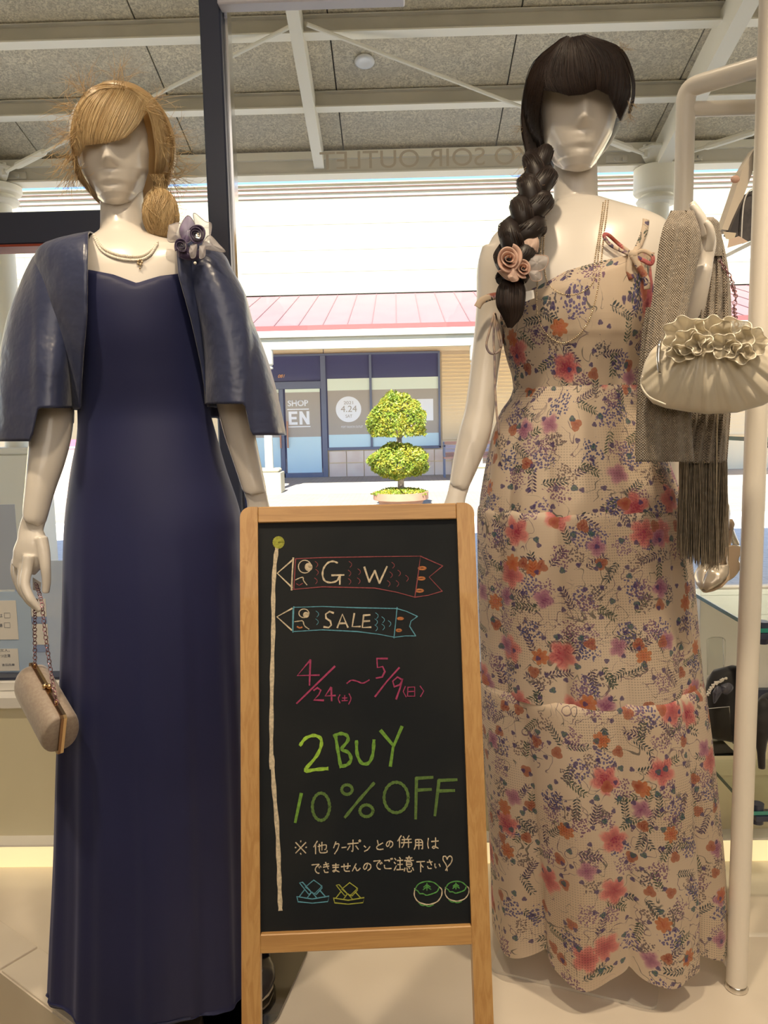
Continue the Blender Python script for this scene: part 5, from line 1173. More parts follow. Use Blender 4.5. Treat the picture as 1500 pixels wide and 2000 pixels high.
# tail of the braid below the corsage
tl0 = catmull([(1000, 540, Y2-.155, 14), (998, 565, Y2-.165, 26), (997, 595, Y2-.17, 26), (1000, 618, Y2-.17, 18), (996, 640, Y2-.17, 5)], 6)
G = []
tc = np.array([P(*q[:3]) for q in tl0]); tr_ = tl0[:, 3]*.00095
MB().loft(tube_rings(tc, tr_*.9, 16, .6)).build('braid_tail', M_dark, wk, True)
tt = []
for j in range(500):
    a = rng.rand()*6.28; tt.append(tc+np.outer(tr_*math.cos(a)*(.8+.25*rng.rand()), (1, 0, 0))+np.outer(tr_*.6*math.sin(a), (0, 1, 0)))
strands(np.array(tt), .00045, 'tail_hair', M_dark, wk, kind='stuff')

# ------------------------------------------------------------------ pearl necklace and long chain
M_pearl = mat('pearl', (.86, .80, .70), .3, coat=.5); M_pearl2 = mat('gold_bead', (.70, .56, .38), .25, metal=.7)
pn = thing('pearl_necklace', 'double strand pearl necklace around the neck of the blonde mannequin', 'necklace', on(BV1, 270, 500, .004))
for dy, nn_ in ((0, 40), (7.5, 42)):
    c = catmull([(184, 460+dy*.6), (196, 479+dy), (213, 491+dy), (240, 499+dy), (272, 500+dy), (293, 490+dy), (307, 473+dy*.6)], 12)
    L = np.concatenate([[0], np.cumsum(np.linalg.norm(np.diff(c, axis=0), axis=1))]); mb_ = MB()
    for s in np.linspace(0, L[-1], nn_): mb_.sph(on(BV1, np.interp(s, L, c[:, 0]), np.interp(s, L, c[:, 1]), .0028), .0026, 8, 6)
    mb_.build('pearl_strand', M_pearl, pn, True, kind='stuff')
q0 = on(BV1, 273, 512, .005); mb_ = MB()
for k in range(5): mb_.sph(q0+np.array([math.cos(k*1.257)*.004, 0, math.sin(k*1.257)*.004]), .0024, 8, 6)
mb_.sph(q0+np.array([0, -.001, -.010]), .002, 8, 6); mb_.build('pendant', M_pearl2, pn, True)
BVd2 = bvh_of(b2, BODICE)
cn = thing('bead_chain_necklace', 'long looped gold bead chain hanging over the floral bodice', 'necklace', on(BVd2, 1110, 560, .004))
for ln in ([(1183, 392), (1180, 415), (1175, 450), (1170, 485), (1166, 520), (1158, 552), (1138, 570), (1110, 576), (1085, 568), (1068, 548), (1062, 510), (1062, 470), (1066, 430)],
           [(1188, 392), (1185, 420), (1181, 450), (1177, 485), (1173, 525), (1167, 565), (1158, 605), (1142, 640), (1120, 662), (1096, 670), (1070, 655), (1054, 630), (1048, 595), (1050, 550), (1055, 500), (1058, 450), (1060, 425)],
           [(1178, 396), (1174, 430), (1169, 465), (1163, 500), (1158, 540)]):
    c = catmull(ln, 14); L = np.concatenate([[0], np.cumsum(np.linalg.norm(np.diff(c, axis=0), axis=1))]); mb_ = MB()
    for s in np.arange(0, L[-1], 3.9): mb_.sph(on(BVd2, np.interp(s, L, c[:, 0]), np.interp(s, L, c[:, 1]), .0022), .0016, 6, 4)
    mb_.build('bead_strand', M_pearl2, cn, True, kind='stuff')

# ------------------------------------------------------------------ corsages
def petal(pts_px, Y, bulge, m, parent, name='petal', tilt=0, n=7, **k):
    """outline polygon in picture px around its centroid -> cupped petal surface"""
    A = catmull(pts_px+[pts_px[0]], 5)[:-1]; c = A.mean(0); G = []
    for s in np.linspace(.03, 1, n):
        G.append([P(c[0]+(x-c[0])*s, c[1]+(y-c[1])*s, Y-bulge*(1-s**2)+tilt*(c[1]-y)*s*.001+.0015*math.sin(i*.9)*s) for i, (x, y) in enumerate(A)])
    o = MB().loft(G, caps=False).build(name, m, parent, True); sd = o.modifiers.new('thick', 'SOLIDIFY'); sd.thickness = .0005
    # wired hem
    mb_ = MB(); R_ = np.array(G[-1]+[G[-1][0]]); mb_.loft(tube_rings(R_, .0007, 5), caps=False); h = mb_.build('wired_edge', m if 'edge' not in k else k['edge'], o, True)
    return o
def rose(px, py, Y, rpx, m, parent, turns=3.4, name='rose'):
    c = P(px, py, Y); r = rpx*m_per_px(c); G = []; n = 150
    for i in range(n):
        f_ = i/(n-1); a = f_*turns*2*np.pi; rr2 = r*(.10+.9*f_)*(1+.06*math.sin(a*2.3)); h = r*(.55-.45*f_)+r*.06*math.sin(a*3.1)
        d = np.array([math.cos(a), 0, math.sin(a)]); up = np.array([0, -1, 0])
        G.append([c+d*rr2*.55+up*(h-.45*r), c+d*rr2*.8+up*(h-.15*r), c+d*rr2*.97+up*h, c+d*rr2*1.08+up*(h-.04*r)])
    o = MB().loft(G, caps=False, closed=False).build(name, m, parent, True); sd = o.modifiers.new('thick', 'SOLIDIFY'); sd.thickness = .0009; return o
M_org = mat('organza_cream', (.88, .84, .84), .5, alpha=.42, transl=.5); M_orgp = mat('organza_mauve', (.34, .27, .45), .5, alpha=.75, transl=.3); M_orge = mat('organza_edge', (.45, .42, .44), .5, alpha=.8)
M_purple = mat('velvet_purple', (.050, .030, .085), .55, sheen=.6); M_peach = mat('peach_satin', (.86, .61, .50), .5, transl=.35); M_peach2 = mat('peach_pale', (.88, .68, .58), .55, transl=.4, alpha=.92)
Yk = Y1-.105
k1 = thing('flower_corsage', 'dark purple rose corsage with sheer petals on the navy jacket shoulder', 'corsage', P(380, 465, Yk))
for L, m, dY in (([(383, 448), (378, 416), (400, 432), (413, 438), (408, 468), (395, 470)], M_org, .02), ([(356, 472), (350, 448), (366, 421), (380, 436), (382, 458), (368, 474)], M_orgp, .008), ([(398, 470), (410, 460), (428, 478), (440, 492), (420, 490), (396, 484)], M_org, .012), ([(330, 440), (352, 436), (358, 462), (345, 472), (328, 470)], M_org, .014), ([(372, 480), (384, 476), (382, 500), (374, 504), (370, 492)], M_org, -.004), ([(390, 480), (400, 480), (400, 500), (390, 504)], M_org, -.004)):
    petal(L, Yk+dY, .006, m, k1, edge=M_orge)
rose(385, 459, Yk-.004, 18.5, M_purple, k1); rose(355, 481, Yk, 15, M_purple, k1, 2.6)
mb_ = MB()
for k in range(6): mb_.sph(P(387, 459, Yk-.018)+np.array([rng.normal()*.002, 0, rng.normal()*.003]), .0013, 6, 5)
mb_.sph(P(381, 514, Yk-.004), .0028, 8, 6); mb_.build('crystal', M_pearl, k1, True)
petal([(345, 484), (372, 484), (392, 494), (380, 508), (352, 503)], Yk+.008, .005, M_purple, k1, name='backing')
Yp = Y2-.19
k2 = thing('flower_corsage', 'peach pink rose corsage with cream petals pinned at the end of the dark braid', 'corsage', P(1005, 510, Yp))
for L, m, dY in (([(985, 478), (1005, 446), (1022, 470), (1012, 492)], M_peach2, .014), ([(1012, 480), (1030, 462), (1050, 464), (1050, 490), (1040, 508), (1018, 500)], M_peach2, .016), ([(1028, 500), (1050, 498), (1070, 502), (1066, 522), (1048, 530), (1030, 524)], M_org, .012), ([(972, 530), (990, 524), (1010, 530), (1012, 548), (990, 546)], M_peach2, .010), ([(1030, 528), (1052, 524), (1058, 545), (1040, 548)], M_org, .014)):
    petal(L, Yp+dY, .006, m, k2, edge=M_peach2)
rose(993, 506, Yp-.002, 27, M_peach, k2, 3.2); rose(1022, 524, Yp+.002, 18, M_peach, k2, 2.8); 
petal([(992, 540), (1002, 524), (1012, 545), (1000, 550)], Yp-.004, .004, M_peach2, k2, edge=M_peach2)
tg = thing('price_tag', 'blank white paper tag hanging beside the braid tail on the floral dress', 'tag', P(1032, 578, Y2-.16))
MB().prism([P(1024, 570, Y2-.165), P(1042, 566, Y2-.165), P(1044, 582, Y2-.165), P(1024, 590, Y2-.165)], (0, .0008, 0)).build('card', M_white, tg); MB().cyl(P(1030, 569, Y2-.165), P(1022, 545, Y2-.17), .0004, 5).build('string', M_white, tg)
#@P5
# ------------------------------------------------------------------ stole, purse, clutch
mk = bpy.data.materials.new('knit_taupe'); mk.use_nodes = True; t = NT(mk); b = t.n['Principled BSDF']; v = t.obj(); s = t.sep(v)
wv = t.m('MULTIPLY', t.m('SINE', t.m('MULTIPLY', s[0], 1700)), t.m('SINE', t.m('MULTIPLY', s[2], 1350))); n = t.noise(v, 120, 3)[0]
hole = t.m('ADD', wv, t.m('MULTIPLY', t.m('SUBTRACT', n, .5), 1.6)); c = t.mix(t.ramp(hole, -.6, .5), (.17, .135, .10), (.40, .33, .255)); c = t.mix(t.m('MULTIPLY', t.m('GREATER_THAN', t.noise(v, 420, 1)[0], .66), .5), c, (.75, .68, .58))
t.l.new(c, b.inputs['Base Color']); b.inputs['Roughness'].default_value = .6; b.inputs['Sheen Weight'].default_value = .3; t.l.new(t.bump(hole, .7, .002), b.inputs['Normal'])
M_knit = mk
sto = thing('knitted_stole', 'taupe knitted stole with long fringe hanging over the raised mannequin arm', 'stole', P(1340, 500, Y2-.24))
def drape(rows, name, ncol=60, th=.010, folds=(3, .004), top_round=True, ph=0, closed=True):
    tab = np.array(rows, float); ny = 90; ys = np.linspace(tab[0, 0], tab[-1, 0], ny); q = np.stack([np.interp(ys, tab[:, 0], tab[:, i]) for i in range(1, 4)], 1)
    q = np.apply_along_axis(lambda a: np.convolve(np.pad(a, 4, 'edge'), np.ones(9)/9, 'valid'), 0, q); G = []
    t_ = np.linspace(0, 2*np.pi, ncol*2, endpoint=False)
    for i, y in enumerate(ys):
        ct = np.sign(np.cos(t_))*np.abs(np.cos(t_))**.8; px = (q[i, 0]+q[i, 1])/2+(q[i, 1]-q[i, 0])/2*ct
        f_ = i/(ny-1); thk = th*min(1, .25+math.sin(min(f_*8, 1)*math.pi/2)); 
        dy = folds[1]*(np.sin(folds[0]*np.pi*(ct+1)+ph+f_*1.5)+.5*np.sin(folds[0]*2.3*np.pi*(ct+1)+ph*2))*(.4+.6*f_)
        Yv = q[i, 2]-np.sin(t_)*thk+dy
        slant = (1-abs(ct))*0
        G.append([P(a, y, b_) for a, b_ in zip(px, Yv)])
    return MB().loft(G).build(name, M_knit, sto, True)
ya = Y2-.245
drape([(411, 1316, 1350, ya+.02), (418, 1304, 1358, ya+.012), (432, 1298, 1364, ya+.004), (470, 1288, 1372, ya), (500, 1284, 1366, ya), (560, 1277, 1353, ya), (620, 1268, 1340, ya), (700, 1258, 1345, ya), (800, 1248, 1350, ya), (850, 1244, 1352, ya), (902, 1241, 1357, ya)], 'front_panel', th=.011, folds=(2.2, .003))
drape([(428, 1362, 1384, ya+.085), (440, 1366, 1402, ya+.082), (470, 1378, 1413, ya+.075), (530, 1372, 1424, ya+.07), (600, 1360, 1429, ya+.066), (700, 1356, 1430, ya+.06), (800, 1350, 1428, ya+.06), (905, 1328, 1420, ya+.058)], 'rear_panel', th=.013, folds=(4, .006), ph=1)
drape([(600, 1262, 1288, ya+.03), (650, 1254, 1290, ya+.03), (700, 1249, 1290, ya+.03), (800, 1243, 1290, ya+.03), (890, 1240, 1290, ya+.03)], 'under_fold', th=.006, folds=(2, .002))
drape([(424, 1330, 1392, ya+.055), (432, 1326, 1404, ya+.055), (460, 1330, 1410, ya+.06), (500, 1334, 1412, ya+.062)], 'shoulder_fold', th=.016, folds=(1, .002))
fr_ = []
for k in range(420):
    x0 = 1327+rng.rand()*92; f_ = (x0-1327)/92; yb = 1068+28*min(1, f_*2.2)+rng.rand()*18-(12 if f_ > .85 else 0); x1 = x0+rng.normal()*3+(-2 if f_ < .2 else 0)
    Yd = ya+.058+rng.normal()*.008; ph = rng.rand()*6
    fr_.append([P(x0+(x1-x0)*s_+1.2*math.sin(s_*5+ph), 900+(yb-900)*s_, Yd) for s_ in np.linspace(0, 1, 12)])
strands(np.array(fr_), .0010, 'fringe', mat('fringe_yarn', (.33, .27, .20), .6, noise=(90, (.22, .18, .13))), sto, kind='stuff', label='long loose fringe threads')
strands(np.array([[P(1400+1.5*math.sin(s_*4+k), 700+s_*385+k*3, ya+.045) for s_ in np.linspace(0, 1, 30)] for k in range(3)]), .0009, 'metallic_thread', mat('lurex', (.85, .78, .66), .2, metal=.8), sto, kind='stuff', label='glinting metallic threads')

# white purse
Yq = Y2-.285
pu = thing('organza_purse', 'cream white organza evening purse with ruffles hanging in front of the taupe stole', 'purse', P(1380, 740, Yq))
M_porg = bpy.data.materials.new('purse_organza'); M_porg.use_nodes = True; t = NT(M_porg); b = t.n['Principled BSDF']; b.inputs['Base Color'].default_value = (.70, .63, .50, 1); b.inputs['Roughness'].default_value = .38; b.inputs['Sheen Weight'].default_value = .6; b.inputs['Coat Weight'].default_value = .15
M_ruf = mat('ruffle_organza', (.74, .68, .55), .42, alpha=.72, transl=.35); M_rufe = mat('ruffle_edge', (.86, .80, .68), .5)
G = []; us = np.linspace(0, 1, 70)
topc = ([1250, 1258, 1272, 1290, 1320, 1380, 1440, 1480, 1505, 1520, 1528], [744, 710, 684, 668, 656, 652, 654, 660, 680, 712, 745])
botc = ([1250, 1256, 1275, 1300, 1340, 1380, 1440, 1490, 1515, 1525, 1528], [750, 768, 788, 797, 804, 809, 806, 792, 778, 765, 750])
for u in us:
    x = 1250.5+u*277; yt, yb = np.interp(x, *topc), np.interp(x, *botc); yc = (yt+yb)/2; hh_ = (yb-yt)/2; th_ = .046*math.sin(math.pi*min(max(u, .02), .98))**.5
    t_ = np.linspace(0, 2*np.pi, 96, endpoint=False); ring = []
    for a in t_:
        yy = yc-hh_*math.sin(a); 
        # pleats fan out from the clasp at the upper middle
        ang = math.atan2(yy-640, x-1378); pl = .0028*math.sin(ang*26+1.2*math.sin(ang*7))*min(1, max(0, (yy-668)/40))+.0012*math.sin(ang*61)
        ring.append(P(x, yy, Yq-math.cos(a)*-1*(th_)*1.0 if False else Yq+math.cos(a)*(th_+pl*1.0)))
    G.append(ring)
MB().loft(G).build('pouch', M_porg, pu, True)
# ruffles
def ruffle(cx, cy, rx, ry, Y, waves, amp, name='ruffle', a0=0, a1=360, wid=.35):
    G = []; n = 110
    for i in range(n):
        a = math.radians(a0+(a1-a0)*i/(n-1)); w = 1+amp*math.sin(a*waves+cx); c_ = []
        for j, s_ in enumerate(np.linspace(wid, 1, 5)):
            c_.append(P(cx+rx*s_*math.cos(a)*(1+(w-1)*s_), cy-ry*s_*math.sin(a)*(1+(w-1)*s_), Y-.018*s_**2-.010*s_*math.sin(a*waves*1.0+cx+1.6)*s_))
        G.append(c_)
    o = MB().loft(G, caps=False, closed=False).build(name, M_ruf, pu, True); sd = o.modifiers.new('thick', 'SOLIDIFY'); sd.thickness = .0006
    MB().loft(tube_rings(np.array([g[-1] for g in G]), .0009, 6)).build('ruffle_edge', M_rufe, o, True)
for (cx, cy, rx, ry, dY, wv_, am) in ((1340, 655, 44, 36, -.040, 7, .10), (1345, 668, 30, 24, -.052, 6, .12), (1392, 650, 40, 32, -.040, 7, .10), (1368, 672, 26, 20, -.056, 5, .14), (1430, 655, 42, 34, -.040, 6, .10), (1415, 676, 30, 24, -.054, 6, .12), (1465, 668, 34, 30, -.042, 7, .10), (1448, 690, 26, 20, -.052, 5, .12), (1330, 690, 26, 16, -.052, 5, .12)):
    ruffle(cx, cy, rx, ry, Yq+dY+.012, wv_, am, wid=.12)
# silver clasp frame at the left end, chain
MB().tube(catmull([P(1291, 664, Yq-.03), P(1287, 680, Yq-.037), P(1286, 705, Yq-.04), P(1289, 730, Yq-.04)], 5), .0032, 10).build('clasp', M_chrome, pu, True, label='polished silver clasp')
MB().tube(catmull([P(1255, 735, Yq-.018), P(1252, 752, Yq-.01), P(1268, 775, Yq-.03), P(1300, 790, Yq-.044)], 5), .0015, 8).build('piping', M_rufe, pu, True)
def chain(pts, r, name, m, parent, pitch=2.0, wire=.22):
    c = catmull(pts, 10); L = np.concatenate([[0], np.cumsum(np.linalg.norm(np.diff(c, axis=0), axis=1))]); mb_ = MB(); k = 0
    for s_ in np.arange(0, L[-1], r*pitch):
        p = np.array([np.interp(s_, L, c[:, i]) for i in range(3)]); q_ = np.array([np.interp(s_+.001, L, c[:, i]) for i in range(3)]); T_ = q_-p
        if np.linalg.norm(T_) < 1e-9: break
        T_ /= np.linalg.norm(T_); a = np.array([1., .2, 0]) if k % 2 == 0 else np.array([.25, 1, 0]); a -= T_*(a@T_); a /= np.linalg.norm(a)
        ring = [p+T_*math.cos(g)*r*1.25+a*math.sin(g)*r*.85 for g in np.linspace(0, 2*np.pi, 11)]
        mb_.loft(tube_rings(np.array(ring), r*wire, 5), caps=False); k += 1
    return mb_.build(name, m, parent, True, kind='stuff')
M_chn = mat('rose_chain', (.42, .24, .28), .25, metal=.9)
chain([P(1432, 560, ya+.03), P(1437, 580, ya+.0), P(1434, 600, ya-.01), P(1437, 625, Yq-.01), P(1441, 650, Yq-.01)], .0042, 'chain', M_chn, pu)
chain([P(1432, 562, ya+.03), P(1426, 540, ya+.05), P(1400, 500, ya+.06)], .0042, 'chain', M_chn, pu)

# clutch bag
M_clu = mat('champagne_fabric', (.40, .33, .27), .5, noise=(180, (.35, .28, .23)), bump=(300, .15, .001), sheen=.3)
ea, eb = P(63, 1333, 1.40), P(118, 1431, 1.30); ax = (eb-ea); Lc = np.linalg.norm(ax); ax /= Lc
upv = np.array([0, 0, 1.]); upv -= ax*(upv@ax); upv /= np.linalg.norm(upv); sdv = np.cross(ax, upv)
if sdv[0] < 0: sdv = -sdv
cl = thing('clutch_bag', 'champagne fabric box clutch with a gold frame hanging from the blonde mannequin hand', 'clutch bag', (ea+eb)/2)
def half(side, w0, w1):
    G = []
    for f_, sc_ in ((-.004, .86), (.0, .95), (.006, 1), (Lc-.006, 1), (Lc, .965), (Lc+.003, .90)):
        ring = []
        for k in range(25):
            a = -math.pi/2+math.pi*k/24; ring.append(ea+ax*f_+side*sdv*(.0045+math.cos(a)**.8*.029*sc_ if math.cos(a) > 1e-6 else side*sdv*0+.0045)+upv*math.sin(a)*.041*sc_)
        ring2 = [ea+ax*f_+side*sdv*.0045+upv*math.sin(-math.pi/2+math.pi*k/24)*.041*sc_ for k in range(24, -1, -6)]
        G.append(ring+ring2)
    return MB().loft(G).build('shell', M_clu, cl, True, 40)
for sg_ in (-1, 1):
    G = []
    for f_, sc_ in ((-.006, .84), (-.003, .92), (.002, .98), (.008, 1), (Lc-.008, 1), (Lc-.002, .98), (Lc+.003, .93), (Lc+.005, .86)):
        ring = []
        for k in range(33):
            a = -math.pi/2+math.pi*k/32; ring.append(ea+ax*f_+sg_*sdv*(.0045+.029*sc_*max(math.cos(a), 0)**.8)+upv*math.sin(a)*.041*sc_)
        G.append(ring)
    MB().loft(G).build('shell', M_clu, cl, True, 50)
def frm(w, m, name, ex, s0=-1, s1=1):
    G = []
    for f_, h in ((-.010, .040), (-.004, .0435), (Lc+.004, .0435), (Lc+.010, .040)):
        G.append([ea+ax*f_+sdv*s0*w+upv*(h+ex), ea+ax*f_+sdv*s1*w+upv*(h+ex), ea+ax*f_+sdv*s1*w-upv*(h+ex), ea+ax*f_+sdv*s0*w-upv*(h+ex)])
    return MB().loft(G).build(name, m, cl)
frm(.0050, M_gold, 'gold_frame', .0, -.05, 1); frm(.0050, mat('bronze_frame', (.30, .18, .10), .25, metal=1), 'gold_frame', .0004, -1, -.06)
mid = ea+ax*Lc*.52+upv*.046
MB().sph(mid+sdv*.002+upv*.003, (.0052, .0052, .0052), 16, 10).sph(mid-sdv*.004+upv*.001-ax*.006, (.0048, .0048, .0048), 16, 10).build('kiss_clasp', M_gold, cl, True)
ht = P(69, 1180, Y1-.13)
ca, cb2 = ea+ax*.006+upv*.046, ea+ax*Lc*.80+upv*.046
chain([ca, P(68, 1250, 1.375), P(68, 1210, 1.36), P(69, 1186, Y1-.125), P(72, 1168, Y1-.12)], .0037, 'chain', M_chn, cl)
chain([cb2, P(99, 1310, 1.325), P(90, 1250, 1.325), P(84, 1200, Y1-.14), P(82, 1180, Y1-.14), P(77, 1160, Y1-.12), P(70, 1140, Y1-.09)], .0037, 'chain', M_chn, cl)
for p_ in (ca, cb2): MB().sph(p_, .003, 10, 8).build('chain_ring', M_gold, cl, True)
# small white tag on the chain
pt2 = thing('price_tag', 'small crumpled white tag on the clutch chain beside the mannequin thumb', 'tag', P(74, 1150, 1.38))
MB().prism([P(64, 1128, 1.385), P(80, 1138, 1.38), P(78, 1156, 1.38), P(64, 1152, 1.385)], (0, .0008, 0)).build('card', M_white, pt2)

# shoes under the navy dress and feet
def pump(o, fwd, L=.24, heel=.085, W=.036, m=None, sole=None, parent=None, roll=0, pitch=0, closed_from=.62, hname='heel', strap=False):
    """court shoe: o = world point under the heel, fwd = unit direction to the toe in plan"""
    fwd = np.array(fwd, float); fwd /= np.linalg.norm(fwd); z = np.array([0, 0, 1.]); z -= fwd*(z@fwd); z /= np.linalg.norm(z); s_ = np.cross(fwd, z)
    if roll: s_, z = s_*math.cos(roll)+z*math.sin(roll), z*math.cos(roll)-s_*math.sin(roll)
    S_ = np.linspace(0, 1, 40); hz = np.interp(S_, [0, .15, .35, .6, .72, 1], [heel, heel*.96, heel*.60, heel*.07, .004, .010])
    hz = np.convolve(np.pad(hz, 2, 'edge'), np.ones(5)/5, 'valid')
    wd = np.interp(S_, [0, .06, .2, .45, .7, .85, .95, 1], [.35, .62, .70, .66, 1, .88, .52, .12])*W
    ht_ = np.interp(S_, [0, .1, .3, .5, .62, .8, .95, 1], [.055, .056, .034, .024, .034, .036, .022, .008])
    al = np.interp(S_, [0, closed_from-.06, closed_from+.06, 1], [0, 0, 1.5, 1.57]); G = []; So = []
    for i, q_ in enumerate(S_):
        a = np.linspace(-al[i], math.pi+al[i], 21)+math.pi; ring = []
        for g in a:
            cx_, cz__ = math.cos(g), math.sin(g)
            hz_ = ht_[i]*(1+cz__) if cz__ < 0 else ht_[i]*(1+cz__*.0)
            if al[i] > .2: zz_ = ht_[i]*.5*(1+cz__)
            else: zz_ = ht_[i]*(1+cz__)**.8 if cz__ < 0 else ht_[i]
            ring.append(o+fwd*q_*L+s_*cx_*wd[i]+z*(hz[i]+zz_+.002))
        G.append(ring)
        So.append([o+fwd*q_*L-s_*wd[i]*.9+z*(hz[i]-.002), o+fwd*q_*L+s_*wd[i]*.9+z*(hz[i]-.002), o+fwd*q_*L+s_*wd[i]*.9+z*(hz[i]+.003), o+fwd*q_*L-s_*wd[i]*.9+z*(hz[i]+.003)])
    u_ = MB().loft(G, caps=False, closed=False).build('upper', m, parent, True); sd = u_.modifiers.new('thick', 'SOLIDIFY'); sd.thickness = .0025; sd.offset = 0
    MB().loft(So).build('sole', sole, parent, True, 40)
    MB().tube([o+fwd*.018+z*heel*.99, o+fwd*.014+z*heel*.7, o+fwd*.008+z*heel*.3, o+fwd*.006+z*.001], [.020, .012, .008, .0075], 14).build(hname, m, parent, True, 60)
M_shoe1 = mat('shoe_black', (.03, .025, .03), .3); M_sole1 = mat('sole_cream', (.78, .68, .55), .5)
for px, py, fx_, lab in ((335, 1885, (.18, -1), 'dark court shoe with a pale sole under the navy dress, nearer the left'), (470, 1880, (.30, -1), 'dark court shoe with a pale sole beside the right hem of the navy dress')):
    o_ = PZ(px, py, .0065); o_[1] += .10; sh = thing('court_shoe', lab, 'shoe', o_); pump(o_, (fx_[0], fx_[1], 0), .235, .075, .038, M_shoe1, M_sole1, sh)
for px, py, lab in ((1092, 1846, 'pale skin toned bare foot under the floral hem, left one'), (1180, 1850, 'pale skin toned bare foot under the floral hem, right one')):
    a = PZ(px, py, .0065); c_ = a+np.array([0, .18, 0]); m_ = MB().tube(catmull([c_+np.array([0, 0, .10]), c_+np.array([0, -.07, .075]), a+np.array([0, .03, .03]), a+np.array([0, -.015, .018])], 6), np.interp(np.linspace(0, 1, 19), [0, .5, .8, 1], [.03, .034, .038, .018]), 18, flat=.6)
    for k in range(5): m_.tube(catmull([a+np.array([(k-2)*.014, .02, .016]), a+np.array([(k-2)*.0145, -.022+abs(k-1)*.003, .014]), a+np.array([(k-2)*.0145, -.034+abs(k-1)*.005, .009])], 4), [.009]*4+[.0085]*4+[.006], 10)
    f_ = m_.build('foot', M_skin, m2, True); remesh(f_, .003, 4, .5)

# ------------------------------------------------------------------ white tube rack at the right
rk = thing('garment_rack', 'white painted tube display rack with tall uprights at the right edge', 'rack', PZ(1438, 1935, 0))
fp = PZ(1438, 1930, 0); rp = np.array([P(1322, 930, 1.86)[0], 1.86, 0]); zt2 = P(1350, 172, 1.86)[2]
MB().cyl(fp+[0, 0, .014], fp+[.0, 0, 2.35], .0205, 24).build('upright', M_rackpaint, rk, True, 40)
MB().lathe([(.0, 0), (.022, .0), (.023, .004), (.021, .009), (.0205, .014)], fp, 24).build('foot_cap', M_steel, rk, True, label='shiny foot cap')
r2 = .0212; tr2 = P(1530, 116, 1.70)
el = np.array([rp[0], rp[1], zt2]); dd_ = (tr2-el)/np.linalg.norm(tr2-el)
MB().tube([rp+[0, 0, .02], rp+[0, 0, 1], el-[0, 0, .035]]+[el*(1-k)**2+0*el+2*k*(1-k)*el+0*el+k*k*(el)+np.array([0, 0, -.03])*(1-k)**2+dd_*.03*k*k for k in np.linspace(.1, .9, 7)]+[el+dd_*.035, (el+tr2)/2, tr2], r2, 20, up=(1, 0, 0)).build('upright', M_rackpaint, rk, True, 50)
zr3 = P(1400, 212, 1.86)[2]; MB().cyl((rp[0]+.01, rp[1], zr3), (rp[0]+.9, rp[1], zr3-.0), .0165, 18).build('cross_bar', M_rackpaint, rk, True, 40)
MB().cyl(fp+[-.005, .01, .05], rp+[0, 0, .05], .0165, 18).build('side_rail', M_rackpaint, rk, True, 40)
sb_ = P(1450, 1836, 1.66); MB().cyl((sb_[0]-.08, 1.66, sb_[2]), (sb_[0]+.9, 1.66, sb_[2]), .0155, 18).build('cross_bar', M_rackpaint, rk, True, 40)

# ------------------------------------------------------------------ glass shelves with shoes
xs3 = .80; yB = 1.97
def edge_at(pxf, pyf, pyb):
    # front corner seen at (pxf,pyf); shelf left edge runs straight back to yB, where it is seen at height pyb
    k = None
    best = None
    for Y in np.linspace(1.4, 1.95, 400):
        p = P(pxf, pyf, Y); q_ = proj((p[0], yB, p[2])); e = abs(q_[1]-pyb)
        if best is None or e < best[0]: best = (e, p)
    return best[1]
def proj(p):
    d = np.asarray(p, float)-CAM; w = d@F; return (750+FPX*(d@R)/w, 1000-FPX*(d@U)/w)
sh_ = thing('glass_shelf_unit', 'glass display shelf unit with black posts behind the white rack', 'shelf unit', (1.1, 1.8, 0))
shelves = []
for i, (a, b_, c_) in enumerate(((1478, 1228, 1150), (1470, 1585, 1484), (1478, 858, 842), (1476, 467, 500))):
    p = edge_at(a, b_, c_)
    if i == 2: p = P(1390, 856, 1.62); 
    x0, y0, z0 = p; 
    if i == 2: x0 = shelves[0][0]
    shelves.append((x0, y0, z0))
    MB().bb(x0, x0+.75, y0, yB, z0-.008, z0, bev=.0008).build('shelf', M_shelfglass, sh_)
    MB().bb(x0-.0015, x0, y0, yB, z0-.0085, z0+.0003).build('shelf_edge', M_edgedark if i != 3 else M_rackpaint, sh_, label='dark glass edge')
    MB().bb(x0+.001, x0+.75, y0-.0015, y0, z0-.0085, z0+.0003).build('shelf_edge', M_edge, sh_, label='green glass edge')
    MB().cyl((x0+.018, y0+.015, z0-.035), (x0+.018, y0+.015, z0+.012), .014, 16).bb(x0+.006, x0+.05, y0-.006, y0+.03, z0-.022, z0-.010).build('shelf_clamp', M_black, sh_, True, 40)
pxp, pyp = shelves[0][0]+.030, shelves[0][1]+.03
MB().bb(pxp-.004, pxp+.012, pyp+.10, pyp+.116, .0, 2.2).build('post', M_black, sh_); MB().bb(pxp+.016, pxp+.034, pyp+.10, pyp+.116, .0, 2.2).build('post', M_steel, sh_)
# white low screen with a dark foot rail behind the shelves
ws = thing('white_panel', 'low white panel with dark base rail on the sill behind the glass shelves', 'panel', (1.0, YW-.03, .4))
z1, z2 = P(1400, 1345, YW-.03)[2], P(1400, 1146, YW-.03)[2]
MB().bb(.775, 1.9, YW-.032, YW-.006, z1, z2, bev=.002).build('panel', M_white, ws); MB().bb(.775, 1.9, YW-.05, YW-.034, P(1400, 1366, YW-.04)[2], z1+.002).build('base_rail', M_black, ws)
